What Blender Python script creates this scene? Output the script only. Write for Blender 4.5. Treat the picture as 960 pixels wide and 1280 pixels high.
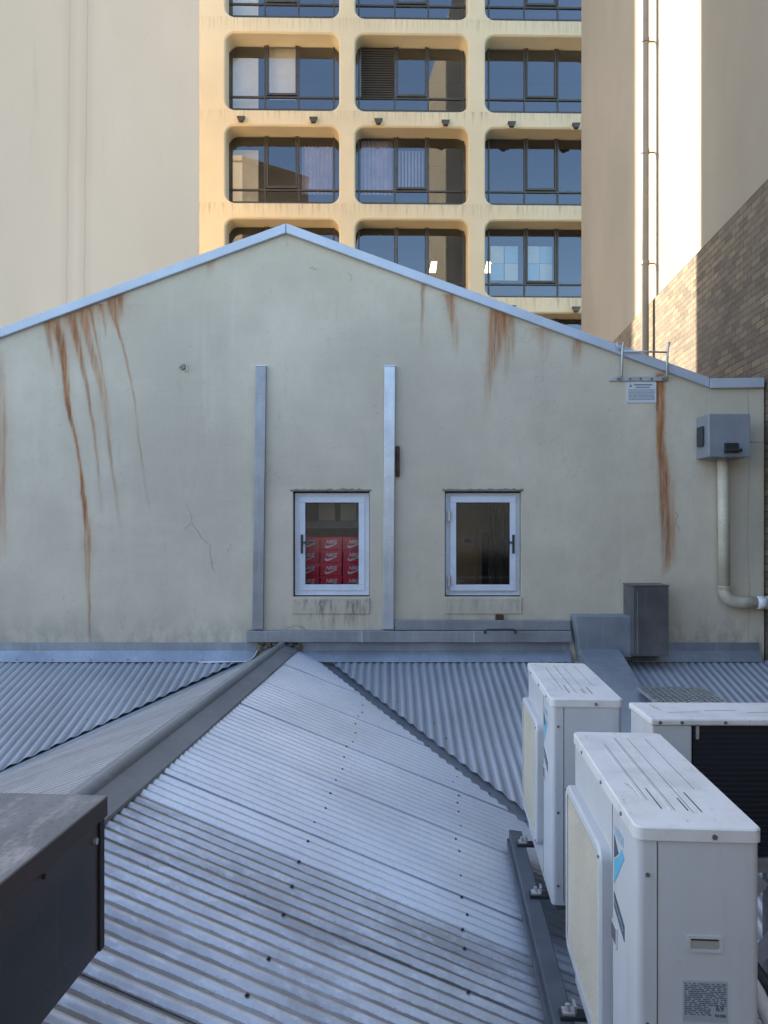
import bpy, bmesh, math, random
from mathutils import Vector, Matrix
random.seed(7)
for o in list(bpy.data.objects): bpy.data.objects.remove(o)
S = bpy.context.scene
R = math.radians

# ------------------------------------------------------------------ camera, world, sun, exposure
F, HZ = 960.0, 658.0            # focal length in photo pixels, row of the horizon
cam_d = bpy.data.cameras.new('camera'); cam = bpy.data.objects.new('camera', cam_d)
S.collection.objects.link(cam)
cam.location = (0, 0, 0); cam.rotation_euler = (R(90), 0, 0)
cam_d.sensor_fit = 'VERTICAL'; cam_d.sensor_height = 36; cam_d.sensor_width = 27
cam_d.lens = 36 * F / 1280; cam_d.shift_y = (HZ - 640) / 1280
cam_d.clip_start = .05; cam_d.clip_end = 2000
S.camera = cam
S.render.resolution_x, S.render.resolution_y = 768, 1024

SUN = Vector((-.70, .50, .56)).normalized()
el = math.asin(SUN.z); az = math.atan2(SUN.x, SUN.y)
W = bpy.data.worlds.new('World'); S.world = W; W.use_nodes = True
nt = W.node_tree; bg = nt.nodes['Background']
sky = nt.nodes.new('ShaderNodeTexSky'); sky.sky_type = 'NISHITA'; sky.sun_disc = False
sky.sun_elevation = el; sky.sun_rotation = az
sky.air_density = 1.0; sky.dust_density = 1.0; sky.ozone_density = 1.0
nt.links.new(sky.outputs[0], bg.inputs[0]); bg.inputs[1].default_value = 0.13
sd = bpy.data.lights.new('sun', 'SUN'); sun = bpy.data.objects.new('sun', sd); S.collection.objects.link(sun)
sd.energy = 5; sd.angle = R(.5); sd.color = (1, .88, .70)
sun.rotation_euler = (-SUN).to_track_quat('-Z', 'Y').to_euler()
vs = S.view_settings; vs.view_transform = 'Standard'; vs.look = 'None'; vs.gamma = 1
vs.exposure = 2.1; vs.use_curve_mapping = False

# ------------------------------------------------------------------ node helpers
class V:
    "a float socket with arithmetic"
    def __init__(s, T, sock): s.T, s.s = T, sock
    def _m(s, op, *a, clamp=False):
        n = s.T.nodes.new('ShaderNodeMath'); n.operation = op; n.use_clamp = clamp
        for i, q in enumerate((s,) + a):
            if isinstance(q, V): s.T.links.new(q.s, n.inputs[i])
            else: n.inputs[i].default_value = q
        return V(s.T, n.outputs[0])
    def __add__(s, o): return s._m('ADD', o)
    __radd__ = __add__
    def __sub__(s, o): return s._m('SUBTRACT', o)
    def __rsub__(s, o): return (s * -1) + o
    def __mul__(s, o): return s._m('MULTIPLY', o)
    __rmul__ = __mul__
    def __truediv__(s, o): return s._m('DIVIDE', o)
    def abs(s): return s._m('ABSOLUTE')
    def sin(s): return s._m('SINE')
    def max(s, o): return s._m('MAXIMUM', o)
    def clamp(s): return s._m('ADD', 0.0, clamp=True)
    def sm(s, a, b):
        n = s.T.nodes.new('ShaderNodeMapRange'); n.interpolation_type = 'SMOOTHSTEP'
        s.T.links.new(s.s, n.inputs[0])
        for i, q in ((1, a), (2, b)):
            if isinstance(q, V): s.T.links.new(q.s, n.inputs[i])
            else: n.inputs[i].default_value = q
        return V(s.T, n.outputs[0])
    def curve(s, pts):
        n = s.T.nodes.new('ShaderNodeFloatCurve'); c = n.mapping.curves[0]
        n.mapping.use_clip = False
        while len(c.points) < len(pts): c.points.new(.5, .5)
        for p, (x, y) in zip(c.points, pts): p.location = (x, y); p.handle_type = 'AUTO_CLAMPED'
        n.mapping.update(); s.T.links.new(s.s, n.inputs[1])
        return V(s.T, n.outputs[0])

class Mat:
    def __init__(s, name, rough=.6, metal=0., spec=None):
        s.m = bpy.data.materials.new(name); s.m.use_nodes = True; s.T = s.m.node_tree
        s.b = s.T.nodes['Principled BSDF']; s.b.inputs['Roughness'].default_value = rough
        s.b.inputs['Metallic'].default_value = metal
        if spec is not None: s.b.inputs['Specular IOR Level'].default_value = spec
        s._p = None
    def pos(s):
        if not s._p:
            g = s.T.nodes.new('ShaderNodeNewGeometry'); s._p = g.outputs['Position']
        return s._p
    def obj(s):
        g = s.T.nodes.new('ShaderNodeTexCoord'); return g.outputs['Object']
    def uv(s):
        g = s.T.nodes.new('ShaderNodeUVMap'); return g.outputs[0]
    def xyz(s, vec=None):
        n = s.T.nodes.new('ShaderNodeSeparateXYZ'); s.T.links.new(vec or s.pos(), n.inputs[0])
        return [V(s.T, n.outputs[i]) for i in range(3)]
    def comb(s, x, y, z):
        n = s.T.nodes.new('ShaderNodeCombineXYZ')
        for i, q in enumerate((x, y, z)):
            if isinstance(q, V): s.T.links.new(q.s, n.inputs[i])
            else: n.inputs[i].default_value = q
        return n.outputs[0]
    def noise(s, scale, vec=None, detail=4, sc=(1, 1, 1), rough=.55):
        mp = s.T.nodes.new('ShaderNodeMapping'); mp.inputs['Scale'].default_value = sc
        s.T.links.new(vec or s.pos(), mp.inputs[0])
        n = s.T.nodes.new('ShaderNodeTexNoise'); n.inputs['Scale'].default_value = scale
        n.inputs['Detail'].default_value = detail; n.inputs['Roughness'].default_value = rough
        s.T.links.new(mp.outputs[0], n.inputs['Vector'])
        return V(s.T, n.outputs['Fac'])
    def rnd(s):
        n = s.T.nodes.new('ShaderNodeObjectInfo'); return V(s.T, n.outputs['Random'])
    def col(s, c):
        n = s.T.nodes.new('ShaderNodeRGB'); n.outputs[0].default_value = (*c, 1); return n.outputs[0]
    def mix(s, f, a, b, mode='MIX'):
        n = s.T.nodes.new('ShaderNodeMix'); n.data_type = 'RGBA'; n.blend_type = mode; n.clamp_factor = True
        for sock, q in ((n.inputs[0], f), (n.inputs[6], a), (n.inputs[7], b)):
            if isinstance(q, V): s.T.links.new(q.s, sock)
            elif isinstance(q, bpy.types.NodeSocket): s.T.links.new(q, sock)
            elif isinstance(q, tuple): sock.default_value = (*q, 1)
            else: sock.default_value = q
        return n.outputs[2]
    def base(s, c):
        if isinstance(c, tuple): s.b.inputs['Base Color'].default_value = (*c, 1)
        else: s.T.links.new(c, s.b.inputs['Base Color'])
        return s
    def rough(s, v): s.T.links.new(v.s, s.b.inputs['Roughness'])
    def metal(s, v): s.T.links.new(v.s, s.b.inputs['Metallic'])
    def bump(s, h, strength=.3, dist=.01):
        n = s.T.nodes.new('ShaderNodeBump'); n.inputs['Strength'].default_value = strength
        n.inputs['Distance'].default_value = dist
        s.T.links.new(h.s, n.inputs['Height']); s.T.links.new(n.outputs[0], s.b.inputs['Normal'])

def mul(c, k): return tuple(q * k for q in c)
def paint(name, c, rough=.5, metal=0., var=.12, scale=3., fine=.05, bump=0., obj=True):
    m = Mat(name, rough, metal); vec = m.obj() if obj else m.pos()
    a = m.noise(scale, vec, 5).sm(.3, .7); b = m.noise(scale * 9, vec, 3).sm(.35, .65)
    x = m.mix(a, mul(c, 1 - var), mul(c, 1 + var)); x = m.mix(b * fine * 3, x, mul(c, .6))
    m.base(x); m.rough(m.noise(scale * 2, vec, 3) * .3 + (rough - .15))
    if bump: m.bump(m.noise(scale * 25, vec, 3), bump, .004)
    return m.m

# ------------------------------------------------------------------ mesh helpers
WM = {}                          # world matrix of each object we made
def link(o): S.collection.objects.link(o); return o
def tag(o, label=None, cat=None, group=None, kind=None):
    for k, v in (('label', label), ('category', cat), ('group', group), ('kind', kind)):
        if v: o[k] = v
    return o
def thing(name, label, cat, loc=(0, 0, 0), rz=0., group=None):
    o = link(bpy.data.objects.new(name, None)); o.location = loc; o.rotation_euler = (0, 0, rz)
    o.empty_display_size = .1
    WM[o] = Matrix.Translation(loc) @ Matrix.Rotation(rz, 4, 'Z')
    return tag(o, label, cat, group)
class MB:
    def __init__(s): s.v, s.f, s.uv, s.sm = [], [], None, False
    def add(s, vs, fs):
        k = len(s.v); s.v += [tuple(v) for v in vs]; s.f += [tuple(i + k for i in f) for f in fs]; return s
    def box(s, x0, x1, y0, y1, z0, z1):
        return s.add([(x, y, z) for z in (z0, z1) for y in (y0, y1) for x in (x0, x1)],
                     [(0, 2, 3, 1), (4, 5, 7, 6), (0, 1, 5, 4), (2, 6, 7, 3), (0, 4, 6, 2), (1, 3, 7, 5)])
    def prism(s, pts, d):
        "closed polygon pts (3D) extruded along d"
        n = len(pts); d = Vector(d); P = [Vector(p) for p in pts]
        return s.add(P + [p + d for p in P], [tuple(range(n))[::-1], tuple(range(n, 2 * n))] +
                     [(i, (i + 1) % n, n + (i + 1) % n, n + i) for i in range(n)])
    def beam(s, p0, p1, w, h, up=(0, 0, 1)):
        p0, p1 = Vector(p0), Vector(p1); d = (p1 - p0).normalized(); r = d.cross(Vector(up)).normalized(); u = r.cross(d)
        q = [p0 + r * a * w / 2 + u * b * h / 2 for a, b in ((-1, -1), (1, -1), (1, 1), (-1, 1))]
        return s.prism(q, p1 - p0)
    def tube(s, pts, r, n=10, caps=True):
        P = [Vector(p) for p in pts]; k = len(s.v); prev = None
        for i, p in enumerate(P):
            d = (P[min(i + 1, len(P) - 1)] - P[max(i - 1, 0)]).normalized()
            if prev is None: a = d.orthogonal().normalized()
            else: a = (prev - d * prev.dot(d)).normalized()
            prev = a; b = d.cross(a); rr = r[i] if isinstance(r, (list, tuple)) else r
            s.v += [tuple(p + (a * math.cos(t) + b * math.sin(t)) * rr) for t in [2 * math.pi * j / n for j in range(n)]]
        for i in range(len(P) - 1):
            for j in range(n):
                s.f.append((k + i * n + j, k + i * n + (j + 1) % n, k + (i + 1) * n + (j + 1) % n, k + (i + 1) * n + j))
        if caps:
            s.f.append(tuple(range(k, k + n))[::-1]); s.f.append(tuple(range(k + (len(P) - 1) * n, k + len(P) * n)))
        return s
    def build(s, name, m, parent=None, world=False, bevel=0., smooth=False, uv=None, seg=2):
        me = bpy.data.meshes.new(name)
        vs = s.v
        if world and parent is not None:
            inv = WM[parent].inverted(); vs = [tuple(inv @ Vector(v)) for v in vs]
        me.from_pydata(vs, [], s.f)
        if uv:
            l = me.uv_layers.new(name='UVMap')
            for lp in me.loops: l.data[lp.index].uv = uv[lp.vertex_index]
        bm = bmesh.new(); bm.from_mesh(me); bmesh.ops.recalc_face_normals(bm, faces=bm.faces); bm.to_mesh(me); bm.free()
        o = link(bpy.data.objects.new(name, me)); me.materials.append(m)
        WM[o] = WM[parent] if parent is not None else Matrix()
        if parent is not None: o.parent = parent
        if bevel:
            b = o.modifiers.new('bevel', 'BEVEL'); b.width = bevel; b.segments = seg; b.limit_method = 'ANGLE'; b.angle_limit = R(40)
            b.harden_normals = False
        if smooth:
            for p in me.polygons: p.use_smooth = True
        return o
def smooth_by_angle(o, a=40):
    me = o.data
    for p in me.polygons: p.use_smooth = True
    bm = bmesh.new(); bm.from_mesh(me)
    for e in bm.edges:
        if len(e.link_faces) == 2 and e.calc_face_angle(0) > R(a): e.smooth = False
    bm.to_mesh(me); bm.free(); return o
def text_geo(txt, size, extrude=.0008, shear=0., weight=0.):
    "verts and faces of a line of text lying in XY (x right, y up)"
    c = bpy.data.curves.new('t', 'FONT'); c.body = txt; c.size = size; c.extrude = extrude; c.shear = shear
    c.offset = weight; c.align_x = 'LEFT'; c.resolution_u = 3
    o = link(bpy.data.objects.new('t', c)); dg = bpy.context.evaluated_depsgraph_get(); dg.update()
    me = bpy.data.meshes.new_from_object(o.evaluated_get(dg))
    v = [tuple(q.co) for q in me.vertices]; f = [tuple(p.vertices) for p in me.polygons]
    bpy.data.objects.remove(o); bpy.data.curves.remove(c); bpy.data.meshes.remove(me)
    return v, f

D = 7.7; K = D / F
def X(px): return (px - 480) * K
def Z(py): return (HZ - py) * K
def at(px, py, y): return Vector(((px - 480) / F * y, y, (HZ - py) / F * y))
UX, UY = .0696, .9976             # horizontal direction of ridge and units (runs away from the viewer)

# ------------------------------------------------------------------ materials
def metal_mat(name, c, rough=.42, metal=.75, spang=.1, streak=.0, dirt=(0.10, .085, .07), dirty=0.):
    m = Mat(name, rough, metal); p = m.obj()
    a = m.noise(2.2, p, 4).sm(.3, .7); b = m.noise(45, p, 2).sm(.3, .7)
    x = m.mix(a, mul(c, 1 - spang), mul(c, 1 + spang)); x = m.mix(b * .35, x, mul(c, .8))
    if streak: x = m.mix(m.noise(6, p, 4, (4, 4, .25)).sm(.5, .8) * streak, x, mul(c, 1.5))
    if dirty: x = m.mix(m.noise(5, p, 6, rough=.7).sm(.5, .72) * dirty, x, dirt)
    m.base(x); m.rough(m.noise(8, p, 4) * .3 + (rough - .15)); return m.m
GALV = metal_mat('galvanised_steel', (.50, .53, .57), .4, .75, .15, .25)
GALV_DULL = metal_mat('dull_galvanised_steel', (.31, .32, .335), .45, .6, .2, .4)
GALV_DARK = metal_mat('dark_grey_steel', (.17, .175, .18), .42, .6, .25, .4)
FLASH = metal_mat('painted_flashing', (.29, .32, .36), .45, .4, .18, .35)
BARGE = metal_mat('barge_metal', (.48, .52, .58), .45, .25, .08)
CAPM = metal_mat('ridge_cap_paint', (.215, .22, .225), .5, .15, .12, dirty=.25)

def roof_mat(name, c, rough, metal, dirty=0., dirtcol=(.09, .08, .065), patch=None, pitch=.076, phase=0., stainy=.1, width=.5, weather=0., crest=0., crisp=False):
    m = Mat(name, rough, metal); uv = m.uv(); u, v, _ = m.xyz(uv)
    n1 = m.noise(1.3, uv, 5).sm(.3, .7); n2 = m.noise(9, uv, 5, (1, .35, 1), .65)
    x = m.mix(n1, mul(c, 1 - stainy), mul(c, 1 + stainy))
    x = m.mix((m.rnd() - .5).abs() * .35, x, mul(c, .72))
    x = m.mix(m.noise(60, uv, 2).sm(.4, .7) * .25, x, mul(c, .75))
    if weather:
        w = m.noise(3.2, uv, 7, (1, .5, 1), .7).sm(.42, .66)
        x = m.mix(w * weather, x, patch or mul(c, .55))
        w2 = m.noise(22, uv, 5, (1, .45, 1), .7).sm(.52, .66)
        x = m.mix(w2 * weather * .6, x, mul(c, 1.35))
    if dirty:
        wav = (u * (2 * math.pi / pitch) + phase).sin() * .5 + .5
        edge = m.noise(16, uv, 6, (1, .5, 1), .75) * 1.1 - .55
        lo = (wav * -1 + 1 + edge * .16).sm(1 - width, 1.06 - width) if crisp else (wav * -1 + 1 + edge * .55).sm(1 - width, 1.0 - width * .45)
        if crest: x = m.mix((wav + edge * .1).sm(.8, .95) * crest * m.noise(2.5, uv, 4, (1, .3, 1)).sm(.3, .55), x, (.46, .46, .47))  # pale crest lines painted in where rib shading barely shows
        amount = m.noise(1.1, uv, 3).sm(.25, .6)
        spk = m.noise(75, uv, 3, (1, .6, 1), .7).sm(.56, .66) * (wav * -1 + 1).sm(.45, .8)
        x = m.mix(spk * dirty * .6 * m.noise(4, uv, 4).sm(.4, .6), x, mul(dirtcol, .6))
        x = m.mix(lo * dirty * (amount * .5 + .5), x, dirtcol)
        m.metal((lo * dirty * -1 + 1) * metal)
    m.base(x); m.rough(n2 * .3 + (rough - .15)); m.bump(m.noise(3, uv, 3), .06, .02)
    return m.m
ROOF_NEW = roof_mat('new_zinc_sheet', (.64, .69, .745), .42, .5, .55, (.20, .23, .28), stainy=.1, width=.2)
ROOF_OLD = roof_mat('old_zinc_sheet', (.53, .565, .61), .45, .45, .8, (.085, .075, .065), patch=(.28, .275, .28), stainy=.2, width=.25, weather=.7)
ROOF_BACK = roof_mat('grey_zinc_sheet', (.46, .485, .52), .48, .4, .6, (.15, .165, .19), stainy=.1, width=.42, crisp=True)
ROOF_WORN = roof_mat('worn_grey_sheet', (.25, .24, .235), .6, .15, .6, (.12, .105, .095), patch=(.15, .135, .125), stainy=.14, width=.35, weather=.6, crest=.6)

def enamel():
    m = Mat('weathered_enamel', .4); p = m.obj(); c = (.50, .515, .525)
    x = m.mix(m.noise(2.5, p, 4).sm(.3, .7), mul(c, .95), mul(c, 1.04))
    x = m.mix(m.noise(7, p, 6, (2.2, 2.2, .22), .7).sm(.5, .78) * .45, x, (.36, .35, .31))
    x = m.mix(m.noise(40, p, 4, rough=.75).sm(.62, .72) * .35, x, (.27, .26, .23))
    m.base(x); m.rough(m.noise(6, p, 4) * .3 + .25); m.bump(m.noise(2.2, p, 2), .05, .02); return m.m
WHITE = enamel()
WHITE_GRILLE = paint('cream_plastic', (.62, .57, .44), .45, 0, .05, 4, .03)
def lid_mat():
    m = Mat('weathered_white_lid', .45); p = m.obj(); c = (.66, .66, .65)
    x = m.mix(m.noise(4, p, 6, rough=.7).sm(.42, .7) * .6, c, (.46, .45, .43))
    x = m.mix(m.noise(14, p, 5, (2.2, .35, 1), .8).sm(.60, .70) * .75, x, (.2, .195, .19))
    m.base(x); return m.m
LID = lid_mat()
DARKSTEEL = paint('dark_steel', (.045, .05, .06), .5, .3, .2, 6)
BLACK = paint('black_rubber', (.02, .02, .022), .6, 0, .2, 8)
SCREWM = paint('dull_screw', (.22, .22, .22), .4, .8, .1, 20)
ZINCF = paint('zinc_bracket', (.5, .5, .5), .4, .6, .15, 20)

# gable render with rust runs
def gable_mat():
    m = Mat('stained_render', .85); x, y, z = m.xyz()
    c = (.60, .525, .40)
    n1 = m.noise(.55, None, 5).sm(.35, .65); n2 = m.noise(2.4, None, 6, (1, 1, .6), .65).sm(.35, .7)
    q = m.mix(n1, mul(c, .86), mul(c, 1.1)); q = m.mix(n2 * .5, q, (.51, .44, .32)); q = m.mix(m.noise(1.6, None, 6, (.35, 1, 2.2), .7).sm(.5, .75) * .35, q, (.66, .565, .415))
    # pale vertical washes and dark grime
    q = m.mix(m.noise(3.0, None, 5, (1.6, 1, .12), .6).sm(.55, .78) * .35, q, (.70, .62, .48))
    q = m.mix(m.noise(5.0, None, 5, (1.2, 1, .2), .7).sm(.6, .8) * .3, q, (.19, .185, .16))
    q = m.mix(m.noise(26, None, 4, rough=.7).sm(.6, .74) * .4, q, (.25, .235, .19)); q = m.mix(m.noise(70, None, 3, rough=.7).sm(.63, .7) * .35, q, (.2, .19, .16))
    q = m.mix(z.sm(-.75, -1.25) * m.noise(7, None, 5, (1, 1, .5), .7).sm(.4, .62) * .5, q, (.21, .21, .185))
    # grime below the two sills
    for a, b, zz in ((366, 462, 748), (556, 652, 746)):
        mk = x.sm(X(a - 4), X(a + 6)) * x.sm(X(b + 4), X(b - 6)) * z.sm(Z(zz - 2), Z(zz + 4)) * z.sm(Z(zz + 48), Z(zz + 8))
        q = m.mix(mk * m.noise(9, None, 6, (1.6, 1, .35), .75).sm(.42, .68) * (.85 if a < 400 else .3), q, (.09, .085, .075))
    hl = (m.noise(1.1, None, 5, (1, 1, .8), .6) - .5).abs().sm(.0055, .001) * m.noise(.9, None, 3).sm(.5, .62)
    q = m.mix(hl * .16, q, (.26, .235, .185))
    fine = m.noise(34, None, 5, (1, 1, .035), .75)
    wob = m.noise(5.5, None, 4) - .5; edge = m.noise(30, None, 5, (1, 1, .12), .7)
    br = m.noise(8, None, 5, (1.5, 1, .2), .7)
    streaks = [
     ([(66,398),(78,440),(86,510),(99,572),(104,620),(110,680),(109,715),(112,760),(113,800)], [11,7,4,2.2,4,5.5,4,2.2,2], [.9,1,.95,.95,.95,.85,.7,.5,.45]),
     ([(88,392),(97,430),(108,480),(116,530),(123,590),(127,645)], [8,6,3.2,2.6,2,4], [1,.95,.75,.6,.4,.05]),
     ([(102,385),(115,440),(128,490),(135,550),(143,600),(153,675)], [8,6,5,3.2,2.6,4], [.9,.7,.6,.5,.4,.02]),
     ([(138,376),(147,410),(158,450),(168,500),(173,545),(187,640)], [7,3,1.9,1.7,1.7,2], [.95,.9,.7,.4,.35,.1]),
     ([(85,380),(90,420),(95,460)], [55,45,40], [.75,.35,.0]),
     ([(143,368),(145,385),(147,410)], [18,12,8], [.9,.6,.0]),
     ([(262,325),(262,335),(262,350)], [8,7,5], [.55,.3,.0]),
     ([(-2,440),(2,520),(3,600),(3,700)], [9,8,5,9], [.25,.55,.6,.1]),
     ([(529,350),(528,385),(527,440)], [4,3,3], [.75,.5,.02]),
     ([(561,368),(567,405),(571,450)], [9,6,5], [.85,.6,.0]),
     ([(625,388),(622,420),(612,470),(605,525)], [15,13,7,6], [1,.85,.5,.02]),
     ([(634,394),(634,430),(632,480)], [7,5,4], [.8,.5,.02]),
     ([(678,410),(680,430),(681,455)], [16,10,8], [.45,.3,.0]),
     ([(724,424),(722,440),(720,462)], [9,8,6], [.8,.5,.0]),
     ([(826,468),(826,540),(829,580),(832,640),(834,690),(828,722)], [7,7,9,9,9,5], [1,1,1,.9,.7,.2]),
     ([(840,600),(842,660),(843,710)], [4,4,4], [.2,.4,.05]),
     ([(958,490),(958,600),(957,750)], [4,5,5], [.5,.4,.3]),
     ([(58,402),(64,440),(68,470)], [6,3,2], [.7,.4,.0]),
     ([(112,385),(122,430),(131,480),(140,540)], [3,2,1.5,1.5], [.8,.6,.4,.0]),
     ([(126,380),(130,400),(133,425)], [4,2.5,2], [.85,.6,.0]),
     ([(150,372),(152,385),(153,400)], [5,3,2], [.9,.6,.0]),
     ([(616,384),(612,430),(604,470)], [4,2.5,2], [.8,.4,.0]),
     ([(640,396),(641,430),(641,455)], [4,3,2], [.7,.4,.0]),
     ([(105,380),(108,392),(110,410)], [46,40,30], [.85,.5,.0]),
     ([(822,470),(822,520),(824,580)], [2,2,2], [.8,.8,.1]),
    ]
    for pts, ws, ins in streaks:
        z0, z1 = Z(pts[0][1]), Z(pts[-1][1]); t = (z * -1 + z0) / (z0 - z1)
        xs = [X(p[0]) for p in pts]; lo, hi = min(xs) - .02, max(xs) + .02
        ts = [(z0 - Z(p[1])) / (z0 - z1) for p in pts]
        c0 = t.curve([(a, (b - lo) / (hi - lo)) for a, b in zip(ts, xs)]) * (hi - lo) + lo
        w = t.curve([(a, b / 100) for a, b in zip(ts, ws)]) * (100 * K)
        it = t.curve(list(zip(ts, ins))) * (t.sm(-.02, .01)) * (t.sm(1.02, .96))
        big = max(ws) > 20
        d = ((x - c0 + wob * .035).abs() / (w * 1.05)) + (edge - .5) * (.9 if big else .8)
        mk = d.sm(1.1, .25 if not big else -.1) * it * .93 * (fine.sm(.36, .56) * .6 + .4)
        dark = m.mix(br.sm(.35, .65), (.46, .18, .05), (.24, .08, .022))
        q = m.mix(d.sm(2.6, .4) * it * .22, q, (.40, .26, .14)); q = m.mix(mk * (br.sm(.1, .55) * .45 + .62) * (.6 if big else 1.0), q, dark)
    # hairline cracks
    for pts in ([(233,630),(240,655),(262,680),(267,714)], [(236,655),(228,664),(224,668)]):
        pass
    m.base(q); m.bump(m.noise(9, None, 6, rough=.6) + m.noise(90, None, 3) * .25 + m.noise(2.2, None, 3, (.5, 1, 1.5)) * 1.6, .45, .012)
    return m.m
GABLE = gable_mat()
def concrete_left():
    m = Mat('pink_beige_concrete', .9); x, y, z = m.xyz(); c = (.74, .575, .41)
    q = m.mix(m.noise(.3, None, 4, (1, 1, .4)).sm(.3, .7), mul(c, .93), mul(c, 1.06))
    q = m.mix(m.noise(2.5, None, 6, (1, 1, .35), .7).sm(.58, .75) * .3, q, mul(c, .75))
    q = m.mix(m.noise(14, None, 4, rough=.7).sm(.66, .75) * .25, q, mul(c, .7))
    wob = m.noise(1.7, None, 5, (0.01, 1, 1)) - .5; thick = m.noise(4, None, 4).sm(.35, .7)
    for x0, k in ((-6.34, .85), (-5.99, 1.)):
        d = (x - x0 - z * .012 + wob * .07).abs()
        q = m.mix(d.sm(.016, .003) * (thick * .12 + .5) * k, q, (.42, .32, .24))
        q = m.mix(d.sm(.2, .0) * .3, q, (.55, .40, .29))
    q = m.mix(m.noise(1.6, None, 5, (1.5, 1, .12), .7).sm(.6, .8) * .35, q, (.42, .34, .27))
    rx = x * .5 + z * .86; rz = x * .86 - z * .5       # diagonal scuffs
    sc = m.comb(rx * .5, 0, rz * 3.2); q = m.mix(m.noise(1.2, sc, 4, rough=.7).sm(.66, .76) * .5, q, (.38, .31, .26))
    m.base(q); m.bump(m.noise(12, None, 5), .12, .01); return m.m
CONC = concrete_left()
def tower_mat():
    m = Mat('cream_tower_paint', .85); x, y, z = m.xyz(m.obj()); c = (.62, .52, .335)
    p = m.obj()
    q = m.mix(m.noise(.35, p, 4).sm(.3, .7), mul(c, .93), mul(c, 1.05))
    q = m.mix(m.noise(3, p, 6, (1, 1, .25), .7).sm(.55, .75) * .4, q, mul(c, .78))
    # drip stains just under each sill
    st = 116 * 28 / F
    fr = (z - (HZ - 138) / F * 28)._m('DIVIDE', st)._m('FRACT')
    band = fr.sm(.80, .995)
    q = m.mix(band * m.noise(4.5, p, 6, (2.2, 1, .12), .75).sm(.45, .7) * .75, q, (.27, .21, .13))
    m.base(q); m.bump(m.noise(4, p, 5), .1, .02); return m.m
TOWER = tower_mat()
def party_render():
    m = Mat('grey_cement_render', .9); c = (.29, .245, .18)
    q = m.mix(m.noise(.5, None, 4, (1, 1, .5)).sm(.3, .7), mul(c, .9), mul(c, 1.07))
    q = m.mix(m.noise(4, None, 6, (1, 1, .3), .7).sm(.6, .78) * .3, q, mul(c, .7))
    m.base(q); m.bump(m.noise(15, None, 5), .12, .01); return m.m
PRENDER = party_render()
def brick_mat():
    m = Mat('brown_brick', .85); uv = m.uv()
    t = m.T.nodes.new('ShaderNodeTexBrick'); m.T.links.new(uv, t.inputs['Vector'])
    t.inputs['Scale'].default_value = 1; t.inputs['Brick Width'].default_value = .215; t.inputs['Row Height'].default_value = .075
    t.inputs['Mortar Size'].default_value = .006; t.inputs['Mortar Smooth'].default_value = .3
    t.inputs['Color1'].default_value = (.21, .155, .095, 1); t.inputs['Color2'].default_value = (.085, .066, .046, 1)
    t.inputs['Mortar'].default_value = (.04, .034, .027, 1)
    q = m.mix(m.noise(1.2, None, 5).sm(.35, .65) * .5, t.outputs['Color'], (.14, .11, .08))
    q = m.mix(m.noise(18, None, 4).sm(.5, .7) * .35, q, (.2, .16, .12))
    m.base(q); m.bump(V(m.T, t.outputs['Fac']) * -1 + m.noise(30, None, 4) * .3, .6, .01); return m.m
BRICK = brick_mat()
def glass(name, refl, tint, rough=.0, f0=None):
    mt = bpy.data.materials.new(name); mt.use_nodes = True; T = mt.node_tree
    T.nodes.remove(T.nodes['Principled BSDF']); out = T.nodes['Material Output']
    tr = T.nodes.new('ShaderNodeBsdfTransparent'); tr.inputs[0].default_value = (*tint, 1)
    gl = T.nodes.new('ShaderNodeBsdfGlossy'); gl.inputs['Roughness'].default_value = rough; gl.inputs[0].default_value = (.9, .95, 1, 1)
    mx = T.nodes.new('ShaderNodeMixShader')
    lw = T.nodes.new('ShaderNodeFresnel'); lw.inputs[0].default_value = 1.5
    ad = T.nodes.new('ShaderNodeMath'); ad.operation = 'ADD'; ad.inputs[1].default_value = refl; ad.use_clamp = True
    T.links.new(lw.outputs[0], ad.inputs[0]); T.links.new(ad.outputs[0], mx.inputs[0])
    T.links.new(tr.outputs[0], mx.inputs[1]); T.links.new(gl.outputs[0], mx.inputs[2]); T.links.new(mx.outputs[0], out.inputs[0])
    return mt
GLASS_T = glass('tinted_office_glass', .09, (.80, .83, .86))
GLASS_C = glass('clear_casement_glass', .0, (.85, .88, .88))
MULL = paint('bronze_mullion', (.075, .065, .05), .45, .5, .1, 4)
ALU = paint('white_aluminium', (.62, .66, .72), .4, .1, .06, 5, .04)
ROOM = paint('dim_room_wall', (.85, .58, .29), .9, 0, .15, 1)
OFFICE = paint('dark_office', (.05, .052, .055), .9, 0, .2, .5)
BEIGE = paint('beige_panel', (.80, .72, .55), .8, 0, .1, .5)
CURTAIN = paint('lilac_curtain', (.60, .50, .58), .9, 0, .15, .8)
RED = paint('red_cardboard', (.85, .045, .085), .6, 0, .08, 5, .05)
WPRINT = paint('white_print', (.8, .78, .78), .6, 0, .02, 5, .0)
PVC = paint('cream_pvc', (.58, .52, .39), .5, 0, .12, 4, .08)
PVCW = paint('white_pvc', (.78, .78, .76), .45, 0, .05, 4, .03)
BOXP = paint('grey_box_enamel', (.27, .29, .32), .45, .2, .08, 4, .05)
ASPHALT = paint('asphalt', (.05, .05, .05), .9, 0, .2, 2)
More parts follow.
